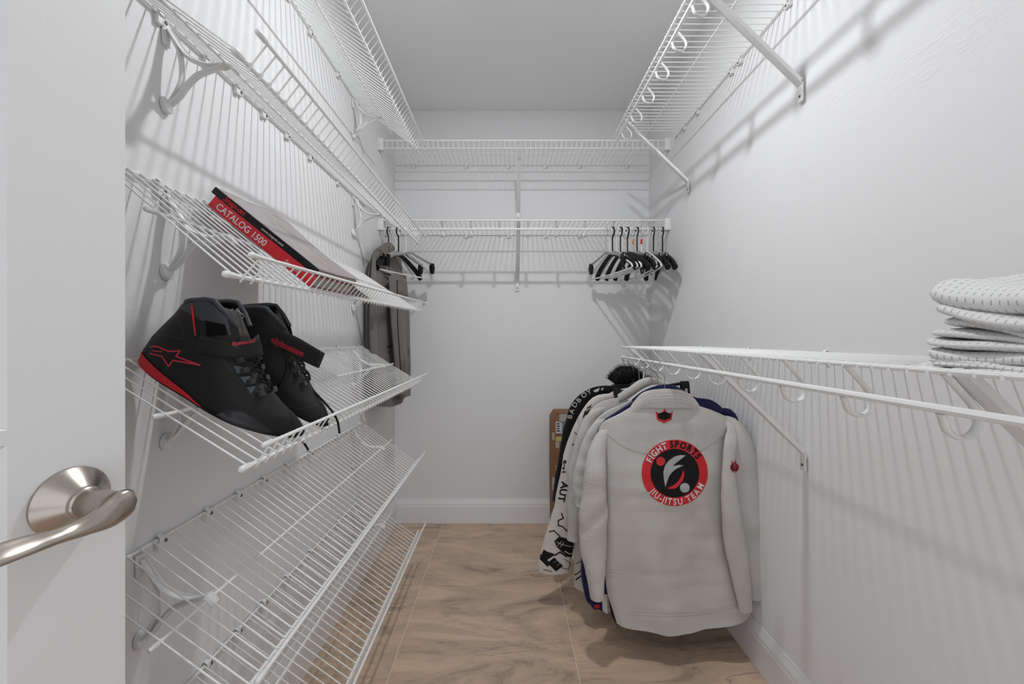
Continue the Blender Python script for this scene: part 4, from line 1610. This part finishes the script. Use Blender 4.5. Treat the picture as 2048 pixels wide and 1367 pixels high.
# clip hanger with trousers, between the ribbed gi and the printed jacket
def clip_hanger():
    Y = 1.645
    t = thing('clip_hanger', 'black bar hanger with two clips, behind the ribbed white gi collar', 'hanger', P(1300, 770, Y))
    MB().sweep([P(1228, 784, Y), P(1270, 780, Y), P(1330, 772, Y), P(1376, 764, Y)], [(0.006, 0.004)] * 4, side=(0, 1, 0), n=10).build('bar', M_BPL, t)
    rz = RZ2 - 0.046
    hook = [(0.0, -0.07), (0, -0.036), (-0.017, -0.026), (-0.021, -0.010), (-0.013, 0.0035), (0, 0.0066), (0.013, 0.0026), (0.018, -0.010)]
    MB().sweep([V((X0 + a, Y, rz + b)) for a, b in smooth_pts(hook, 26)], [(0.0026, 0.005)] * 26, side=(0, 1, 0), n=8).build('hook', M_WPL, t)
    MB().sweep([V((X0, Y, rz - 0.066)), V((X0 + 0.01, Y, rz - 0.08)), V((X0 + 0.02, Y, P(1300, 776, Y).z))], 0.004, n=8).build('neck', M_BPL, t)
    for x0, y0, x1, y1, w in ((1234, 776, 1238, 816, 7.5), (1369, 762, 1370, 802, 8)):
        m = MB()
        for dy, k in ((-0.007, 1), (0.006, 1)):
            a, b = P(x0, y0, Y), P(x1, y1, Y)
            m.sweep([a + V((0, dy * .6, 0)), (a + b) / 2 + V((0, dy * 1.5, 0)), b + V((0, dy * .5, 0))], [(w / F * Y * .95, 0.0028), (w / F * Y, 0.0028), (w / F * Y * .85, 0.0028)], side=(0, 1, 0), n=4)
        c = m.build('clip', M_BPL, t, smooth=False)
        q = P((x0 + x1) / 2, (y0 + y1) / 2, Y)
        MB().bbox((q.x - 0.005, Y - 0.0165, q.z - 0.012), (q.x + 0.005, Y - 0.0125, q.z + 0.012), 0.001).build('spring', M_INKG, c)
    tr = thing('trousers', 'beige trousers gripped by the black clip hanger', 'trousers', P(1300, 800, Y), None)
    b = torso([(1244, 790), (1300, 786), (1372, 778)], [(1200, 1205), (1300, 1215), (1420, 1200)], [(1244, 790), (1215, 1000), (1200, 1205)], [(1372, 778), (1420, 1000), (1425, 1200)], Y, 0.012, 61, 0.004)
    b.build('legs', cloth_mat('beige_twill', (0.52, 0.47, 0.40), 600, 0.2), tr)
    return t


clip_hanger()


def hanging_piece(name, label, cat, Y, body, mt, seed, D=0.014, extra=None):
    t = thing(name, label, cat, P(body[0][0][0], body[0][0][1], Y), 'jackets on the lower right rod' if cat == 'jacket' else 'trousers on the lower right rod')
    b = torso(*body, Y, D, seed, 0.006)
    b.build('legs', mt, t)
    if extra:
        extra(t, b)
    return t


def red_tab(t, b):
    lay('red_tab', Surf(b), [[(1188, 1208), (1199, 1208), (1200, 1215), (1188, 1216)]], M_INKR, t, off=0.001)


hanging_piece('trousers', 'navy trousers whose hem hangs lowest at left, small red tab', 'trousers', 1.57,
              ([(1180, 880), (1200, 875), (1240, 875)], [(1172, 1200), (1185, 1218), (1205, 1226)], [(1180, 880), (1166, 1080), (1163, 1150), (1172, 1200)], [(1240, 875), (1230, 1050), (1212, 1222)]), M_NAVY, 71, extra=red_tab)
hanging_piece('trousers', 'black trousers showing at the side slit of the nearest gi', 'trousers', 1.455,
              ([(1230, 900), (1300, 890), (1400, 900)], [(1236, 1254), (1290, 1250), (1380, 1246)], [(1230, 900), (1222, 1100), (1219, 1185), (1224, 1230), (1236, 1254)], [(1400, 900), (1400, 1100), (1380, 1246)]), M_BLACKC, 73)
hanging_piece('trousers', 'pale grey trousers, narrow strip beside the black trousers hem', 'trousers', 1.51,
              ([(1200, 900), (1230, 890), (1300, 900)], [(1206, 1222), (1216, 1224), (1240, 1215)], [(1200, 900), (1203, 1100), (1206, 1222)], [(1300, 900), (1260, 1100), (1240, 1215)]), M_GI3, 75, D=0.01)


# ---------------------------------------------------------------- suit jacket and trousers on the back rod, left
def suit():
    nrm = (-0.96, 0.28, 0)
    t = thing('suit_jacket', 'taupe suit jacket hanging at the left end of the back rod', 'jacket', P(770, 490, 2.15), None)
    b = torso([(739, 512, 1.94), (746, 500, 1.99), (760, 490, 2.09), (774, 484, 2.17), (786, 496, 2.25), (800, 520, 2.33)],
              [(752, 812, 1.96), (775, 812, 2.08), (790, 803, 2.2), (806, 790, 2.30)],
              [(739, 512, 1.94), (731, 570, 1.92), (729, 690, 1.92), (732, 770, 1.92), (752, 812, 1.96)],
              [(800, 520, 2.33), (806, 620, 2.33), (808, 700, 2.32), (806, 790, 2.30)], 2.1, 0.028, 81, 0.008, nrm=nrm, g0=0.12, shift=-0.35)
    b.build('body', M_SUIT, t)
    s = sleeve(MB(), [(752, 505, 5, 1.96), (748, 520, 9, 1.94), (747, 560, 13, 1.93), (746, 640, 14, 1.92), (748, 720, 13, 1.92), (753, 780, 11, 1.93)], 1.98, 0.014, 83, side=(1, 0, 0))
    s.build('sleeve', M_SUIT, t)
    sf = Surf(b, s)
    lay('lapel', sf, [[(776, 490), (792, 515), (798, 600), (795, 660), (788, 600), (778, 540)]], M_SUIT2, t, off=0.004)
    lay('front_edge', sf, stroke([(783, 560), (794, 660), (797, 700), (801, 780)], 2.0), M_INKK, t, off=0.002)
    lay('button', sf, [circle(791, 675, 2.2, 10)], M_INKK, t, off=0.003)
    lay('button', sf, [circle(791, 716, 2.2, 10)], M_INKK, t, off=0.003)
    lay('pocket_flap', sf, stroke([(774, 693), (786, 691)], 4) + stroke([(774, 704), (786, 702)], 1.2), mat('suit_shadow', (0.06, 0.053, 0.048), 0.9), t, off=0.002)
    t2 = thing('trousers', 'grey suit trousers folded over a hanger bar beside the suit jacket', 'trousers', P(800, 550, 2.15), None)
    b2 = torso([(784, 552, 2.03), (800, 546, 2.12), (818, 550, 2.22)], [(800, 782, 2.04), (812, 793, 2.10), (822, 788, 2.2)],
               [(784, 552, 2.03), (789, 640, 2.03), (797, 730, 2.04), (800, 782, 2.04)], [(818, 550, 2.22), (823, 620, 2.22), (823, 720, 2.21), (822, 788, 2.2)], 2.1, 0.022, 91, 0.006, nrm=nrm)
    b2.build('legs', M_SUIT2, t2)
    sf = Surf(b2)
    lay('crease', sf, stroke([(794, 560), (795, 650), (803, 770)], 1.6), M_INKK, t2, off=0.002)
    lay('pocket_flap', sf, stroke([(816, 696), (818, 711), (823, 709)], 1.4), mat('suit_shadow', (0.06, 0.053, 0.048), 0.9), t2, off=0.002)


suit()


# ---------------------------------------------------------------- loose hangers on the back rod
ROD_Y = YB - 0.006 - DEPTH - 0.001
ROD_Z = BZ2 - 0.046


def hook_pts(r, neck):
    top = 0.0055 + r
    return [(0, neck), (0, -0.045), (-0.004, -0.036), (-0.016, -0.026), (-0.020, top - 0.018), (-0.012, top - 0.004), (0, top), (0.012, top - 0.004), (0.018, top - 0.017)]


def hanger_local(kind):
    """list of (part name, MB, material) in local coordinates: x along the hanger, z up, rod centre at the origin"""
    out = []
    Q = lambda a, b, y=0.0: V((a, y, b))
    if kind == 'black':
        out.append(('hook', MB().sweep([Q(a, b) for a, b in smooth_pts(hook_pts(0.0036, -0.125), 28)], 0.0036, n=8), M_BPL))
        c = smooth_pts([(-0.205, -0.232), (-0.17, -0.200), (-0.10, -0.163), (-0.045, -0.140), (0, -0.131), (0.045, -0.140), (0.10, -0.163), (0.17, -0.200), (0.205, -0.232)], 40)
        out.append(('shoulder_bar', MB().sweep([Q(a, b, -0.012 * (a / .2) ** 2) for a, b in c], [(0.0115 + 0.005 * abs(a) / .2, 0.007 + 0.006 * abs(a) / .2) for a, b in c], side=(0, 1, 0), n=12), M_BPL))
    elif kind == 'white':
        out.append(('hook', MB().sweep([Q(a, b) for a, b in smooth_pts(hook_pts(0.0034, -0.118), 28)], 0.0034, n=8), M_WPL))
        c = smooth_pts([(0, -0.116), (0.05, -0.135), (0.12, -0.168), (0.19, -0.205), (0.208, -0.222), (0.19, -0.233), (0.0, -0.238), (-0.19, -0.233), (-0.208, -0.222), (-0.19, -0.205), (-0.12, -0.168), (-0.05, -0.135), (0, -0.116)], 80)
        out.append(('frame', MB().sweep([Q(a, b) for a, b in c], 0.0042, n=8, cap=False), M_WPL))
    elif kind == 'clear':
        out.append(('hook', MB().sweep([Q(a, b) for a, b in smooth_pts(hook_pts(0.0014, -0.12), 28)], 0.0014, n=6), M_HWIRE))
        c = [(-0.17, -0.165), (-0.05, -0.135), (0, -0.122), (0.05, -0.135), (0.17, -0.165)]
        out.append(('bar', MB().sweep([Q(a, b) for a, b in smooth_pts(c, 26)], [(0.007, 0.004)] * 26, side=(0, 1, 0), n=8), M_GPL))
        for s in (-1, 1):
            m = MB()
            for y in (-0.006, 0.006):
                m.sweep([Q(s * 0.155, -0.155, y * .6), Q(s * 0.157, -0.180, y * 1.4), Q(s * 0.157, -0.212, y * .4)], [(0.011, 0.002), (0.012, 0.002), (0.010, 0.002)], side=(0, 1, 0), n=4)
            out.append(('clip', m, M_BPL))
    elif kind == 'wire':
        out.append(('hook', MB().sweep([Q(a, b) for a, b in smooth_pts(hook_pts(0.0015, -0.10), 28)], 0.0015, n=6), M_HWIRE))
        c = [(0, -0.098), (0.02, -0.108), (0.2, -0.20), (0.202, -0.210), (0.19, -0.213), (-0.19, -0.213), (-0.202, -0.210), (-0.2, -0.20), (-0.02, -0.108), (0, -0.098)]
        out.append(('frame', MB().sweep([Q(a, b) for a, b in c], 0.0016, n=6), M_HWIRE))
    return out


PROTO = {k: [(n, mb.mesh(n, m), m) for n, mb, m in hanger_local(k)] for k in ('black', 'white', 'clear', 'wire')}
KN = {'black': 'suit_hanger', 'white': 'tube_hanger', 'clear': 'clip_hanger', 'wire': 'wire_hanger'}


def hang(kind, x, yaw, label, group, tilt=0.0, tag_mat=None, dz=0.0):
    t = thing(KN[kind], label, 'hanger', (x, ROD_Y, ROD_Z + dz), group)
    t.rotation_euler = (0, tilt, PI / 2 + math.radians(yaw))
    for n, me, m in PROTO[kind]:
        o = bpy.data.objects.new(n, me)
        C.objects.link(o)
        o.parent = t
    if tag_mat:
        me = MB().bbox((-0.007, -0.0035, -0.078), (0.008, 0.0035, -0.052), 0.002).mesh('size_tag', tag_mat)
        o = bpy.data.objects.new('size_tag', me)
        C.objects.link(o)
        o.parent = t
    return t


M_TAGO = mat('orange_tag', (0.75, 0.22, 0.02), 0.4)
M_TAGR = mat('red_tag', (0.55, 0.02, 0.02), 0.4)
GR = 'loose hangers at the right end of the back rod'
xs = lambda px: (px - VX) / F * ROD_Y
RIGHT = [
    ('clear', 1212, 18.0, 'smoky clip hanger, leftmost of the right cluster on the back rod', None),
    ('white', 1219, 16.1, 'white tube hanger beside the leftmost smoky clip hanger', None),
    ('black', 1225, 14.3, 'black suit hanger, leftmost black one in the right cluster', None),
    ('white', 1233, 12.4, 'white tube hanger between the first two black suit hangers', None),
    ('black', 1241, 10.6, 'black suit hanger, second black one from the left in the right cluster', None),
    ('white', 1245, 8.7, 'white tube hanger just right of the second black suit hanger', None),
    ('black', 1255, 6.8, 'black suit hanger in the middle left of the right cluster, just before the orange tag', None),
    ('clear', 1267, 5.0, 'smoky clip hanger carrying a small orange size tag', M_TAGO),
    ('black', 1274, 3.1, 'black suit hanger between the orange and the red size tags', None),
    ('white', 1283, 1.3, 'white tube hanger carrying a small red size tag', M_TAGR),
    ('white', 1294, -0.6, 'white tube hanger, rightmost white one in the right cluster', None),
    ('clear', 1301, -2.5, 'smoky clip hanger just right of the rightmost white hanger', None),
    ('black', 1307, -4.3, 'black suit hanger, second from the right wall', None),
    ('clear', 1316, -6.2, 'smoky clip hanger next to the black hanger nearest right wall', None),
    ('black', 1325, -8.0, 'black suit hanger nearest the right wall, end sticking out right', None),
]
for k, px, yaw, lab, tg in RIGHT:
    hang(k, xs(px), yaw, lab, GR, tag_mat=tg)
GL = 'loose hangers at the left end of the back rod'
LEFT = [
    ('black', 777, -3, 'black suit hanger inside the taupe suit jacket', None),
    ('wire', 783, -8, 'thin wire hanger carrying the folded grey trousers', None),
    ('white', 791, -13, 'white tube hanger left of the two black clipped ones', None),
    ('black', 797, -18, 'black suit hanger in the middle of the left cluster', None),
    ('clear', 806, -23, 'smoky hanger with black clips, left one of the pair', None),
    ('white', 812, -29, 'white tube hanger with widest visible triangle, right side of left cluster', None),
    ('clear', 822, -33, 'smoky hanger with black clips, rightmost of the left cluster', None),
]
for k, px, yaw, lab, tg in LEFT:
    hang(k, xs(px), yaw, lab, GL, tag_mat=tg)


# ---------------------------------------------------------------- folded linens on the right shelf
def linen_mat():
    m = cloth_mat('dashed_linen', (0.74, 0.735, 0.725), 700, 0.15, vary=0.03)
    nt, N, L, b = nodes(m)
    tc = N.new('ShaderNodeTexCoord')
    sx = N.new('ShaderNodeSeparateXYZ')
    L.new(tc.outputs['UV'], sx.inputs[0])
    row = mth(nt, 'FLOOR', mth(nt, 'DIVIDE', sx.outputs[1], 0.0105))
    u = mth(nt, 'ADD', mth(nt, 'DIVIDE', sx.outputs[0], 0.0085), mth(nt, 'MULTIPLY', row, 0.37))
    v = mth(nt, 'FRACT', mth(nt, 'DIVIDE', sx.outputs[1], 0.0105))
    fu = mth(nt, 'ABSOLUTE', mth(nt, 'SUBTRACT', mth(nt, 'FRACT', mth(nt, 'ADD', u, mth(nt, 'MULTIPLY', v, 0.12))), 0.5))
    fv = mth(nt, 'ABSOLUTE', mth(nt, 'SUBTRACT', v, 0.5))
    dash = mth(nt, 'MULTIPLY', mth(nt, 'LESS_THAN', fu, 0.10), mth(nt, 'LESS_THAN', fv, 0.27))
    old = b.inputs['Base Color'].links[0].from_socket
    mx = N.new('ShaderNodeMix')
    mx.data_type = 'RGBA'
    L.new(dash, mx.inputs['Factor'])
    L.new(old, mx.inputs['A'])
    mx.inputs['B'].default_value = (0.44, 0.44, 0.445, 1)
    L.new(mx.outputs['Result'], b.inputs['Base Color'])
    return m


M_LINEN = linen_mat()


def fold_layer(m, uv, x0, x1, zc, hh, y0, y1, seed, sag=0.0, tipup=0.0):
    """one rounded fold: flattened roll along Y whose folded edge faces the aisle (-X)"""
    NY, NP = 84, 40
    rows = []
    base = len(m.v)
    for i in range(NY + 1):
        t = i / NY
        y = y0 + (y1 - y0) * t
        e = math.sqrt(max(0.0, 1 - max(0.0, (t - 0.962) / 0.038) ** 2))
        row = []
        per = 0.0
        prev = None
        for j in range(NP):
            a = 2 * PI * j / NP
            cx, cz = math.cos(a), math.sin(a)
            X = (x0 + x1) / 2 + 0.016 * (1 - e) * (1 if cx < 0 else 0) + (x1 - x0) / 2 * math.copysign(abs(cx) ** 0.35, cx)
            Z = zc + hh * (0.62 + 0.38 * e) * math.copysign(abs(cz) ** 0.8, cz)
            nz = noise.noise(V((X * 14, y * 9, seed))) * 0.55 + noise.noise(V((X * 30, y * 26, seed + 3))) * 0.25
            Z += nz * hh * 0.8 + (0.35 * hh * math.sin(y * 34 + seed)) * (1 if X < (x0 + x1) / 2 else 0.4)
            X += 0.006 * noise.noise(V((y * 16, Z * 40, seed + 7)))
            if X < x0 + 0.05:
                Z -= sag * (x0 + 0.05 - X) / 0.05
                Z += tipup * t ** 3
            q = V((X, y, Z + (zc - 1.046) * 2.7 * (y - 0.535)))
            row.append(q)
            if prev is not None:
                per += (V((prev.x, 0, prev.z)) - V((q.x, 0, q.z))).length
            uv.append((y, per))
            prev = q
        rows.append(row)
    m.grid(rows, closed_u=True)
    m.f.append(tuple(base + NY * NP + j for j in range(NP)))
    m.m.append(0)
    return m


def linens():
    Yr = 0.53
    zz = lambda zy: CZ - ((520 + zy / 4.883) - VY) / F * Yr
    ye = lambda X, x: x * F / ((1800 + (X - 70) / 4.883) - VX)
    defs = [
        ('folded_sheet', 'white dashed sheet folded on top of the linen stack', [(300, 112, 300, .548), (482, 62, 330, .540)]),
        ('folded_sheet', 'white dashed sheet second from the top of the linen stack', [(612, 50, 420, .552), (700, 42, 290, .545), (786, 44, 245, .540)]),
        ('folded_sheet', 'white dashed sheet with wavy edge, third from the top of the stack', [(905, 68, 262, .541)]),
        ('folded_sheet', 'white dashed sheet at the bottom of the stack, corner hanging over shelf', [(1022, 42, 300, .543), (1086, 32, 320, .538), (1140, 34, 130, .531)]),
    ]
    sc = Yr / F / 4.883
    for k, (n, lab, ls) in enumerate(defs):
        t = None
        m, uv = MB(), []
        for i, (zy, hh, X, x0) in enumerate(ls):
            last = (k == 3 and i == 2)
            fold_layer(m, uv, x0, 0.800 - 0.006 * i, max(zz(zy), RZ2 + 0.006 + hh * sc), hh * sc * 1.26, 0.14, ye(X, x0), 3.3 * k + i, sag=0.008 if last else 0.0, tipup=0.0)
        me = m.mesh(n, M_LINEN)
        ul = me.uv_layers.new(name='UVMap')
        for lp in me.loops:
            ul.data[lp.index].uv = uv[lp.vertex_index]
        o = put(n, me)
        tag(o, lab, 'sheet', 'folded sheets on the right shelf')


linens()


# ---------------------------------------------------------------- cardboard box by the back wall
def box():
    Y = 2.30
    t = thing('cardboard_box', 'tall brown cardboard box with tape and labels standing against back wall', 'box', (0.32, Y, 0))
    z1 = P(1110, 826, Y).z
    xl = P(1104, 900, Y).x
    m_c = mat('brown_cardboard', (0.26, 0.125, 0.060), 0.8, bump=(60, 0.2, 0.002))
    m = MB()
    out = [(xl + 0.004, 0.0), (xl + 0.22, 0.0), (xl + 0.22, z1), (xl + 0.022, z1), (xl, z1 - 0.034), (xl - 0.002, z1 - 0.30)]
    T = lambda v: V((v.x, Y + v.z, v.y))
    m.prism(out, T, 0.14)
    m.build('carton', m_c, t, smooth=False)
    MB().bbox((xl + 0.03, Y - 0.004, z1 - 0.001), (xl + 0.21, Y + 0.13, z1 + 0.003), 0.001).build('lid_flap', m_c, t, smooth=False)
    mk = lambda n, a, b, c, d, mm: MB().bbox((a, Y - 0.0022, c), (b, Y - 0.0002, d), 0.0004).build(n, mm, t, smooth=False)
    M_LAB = mat('shipping_label', (0.62, 0.63, 0.63), 0.6)
    M_TAPE = mat('clear_tape', (0.50, 0.44, 0.37), 0.25)
    M_YEL = mat('yellow_tape', (0.62, 0.52, 0.16), 0.5)
    mk('top_label', xl + 0.040, xl + 0.095, z1 - 0.05, z1 - 0.002, mat('faded_label', (0.45, 0.41, 0.36), 0.6))
    lb = mk('shipping_label', xl + 0.020, xl + 0.13, z1 - 0.11, z1 - 0.045, M_LAB)
    for r in range(4):
        for c in range(3):
            MB().bbox((xl + 0.026 + c * 0.028, Y - 0.0028, z1 - 0.060 - r * 0.013), (xl + 0.040 + c * 0.028 + 0.003 * (r % 2), Y - 0.0022, z1 - 0.054 - r * 0.013), 0.0002).build('label_print', M_INKK, lb, smooth=False)
    mk('grey_tape', xl + 0.062, xl + 0.085, z1 - 0.45, z1 - 0.11, mat('grey_tape', (0.36, 0.36, 0.37), 0.4))
    mk('yellow_tape', xl + 0.020, xl + 0.13, z1 - 0.152, z1 - 0.128, M_YEL)
    mk('yellow_tape', xl + 0.022, xl + 0.06, z1 - 0.345, z1 - 0.322, M_YEL)
    mk('clear_tape', xl + 0.020, xl + 0.055, z1 - 0.320, z1 - 0.285, M_TAPE)
    mk('clear_tape', xl + 0.020, xl + 0.040, z1 - 0.19, z1 - 0.155, M_TAPE)
    mk('clear_tape', xl + 0.001, xl + 0.014, z1 - 0.145, z1 - 0.105, M_TAPE)
    mk('clear_tape', xl + 0.000, xl + 0.014, z1 - 0.42, z1 - 0.35, M_TAPE)


box()
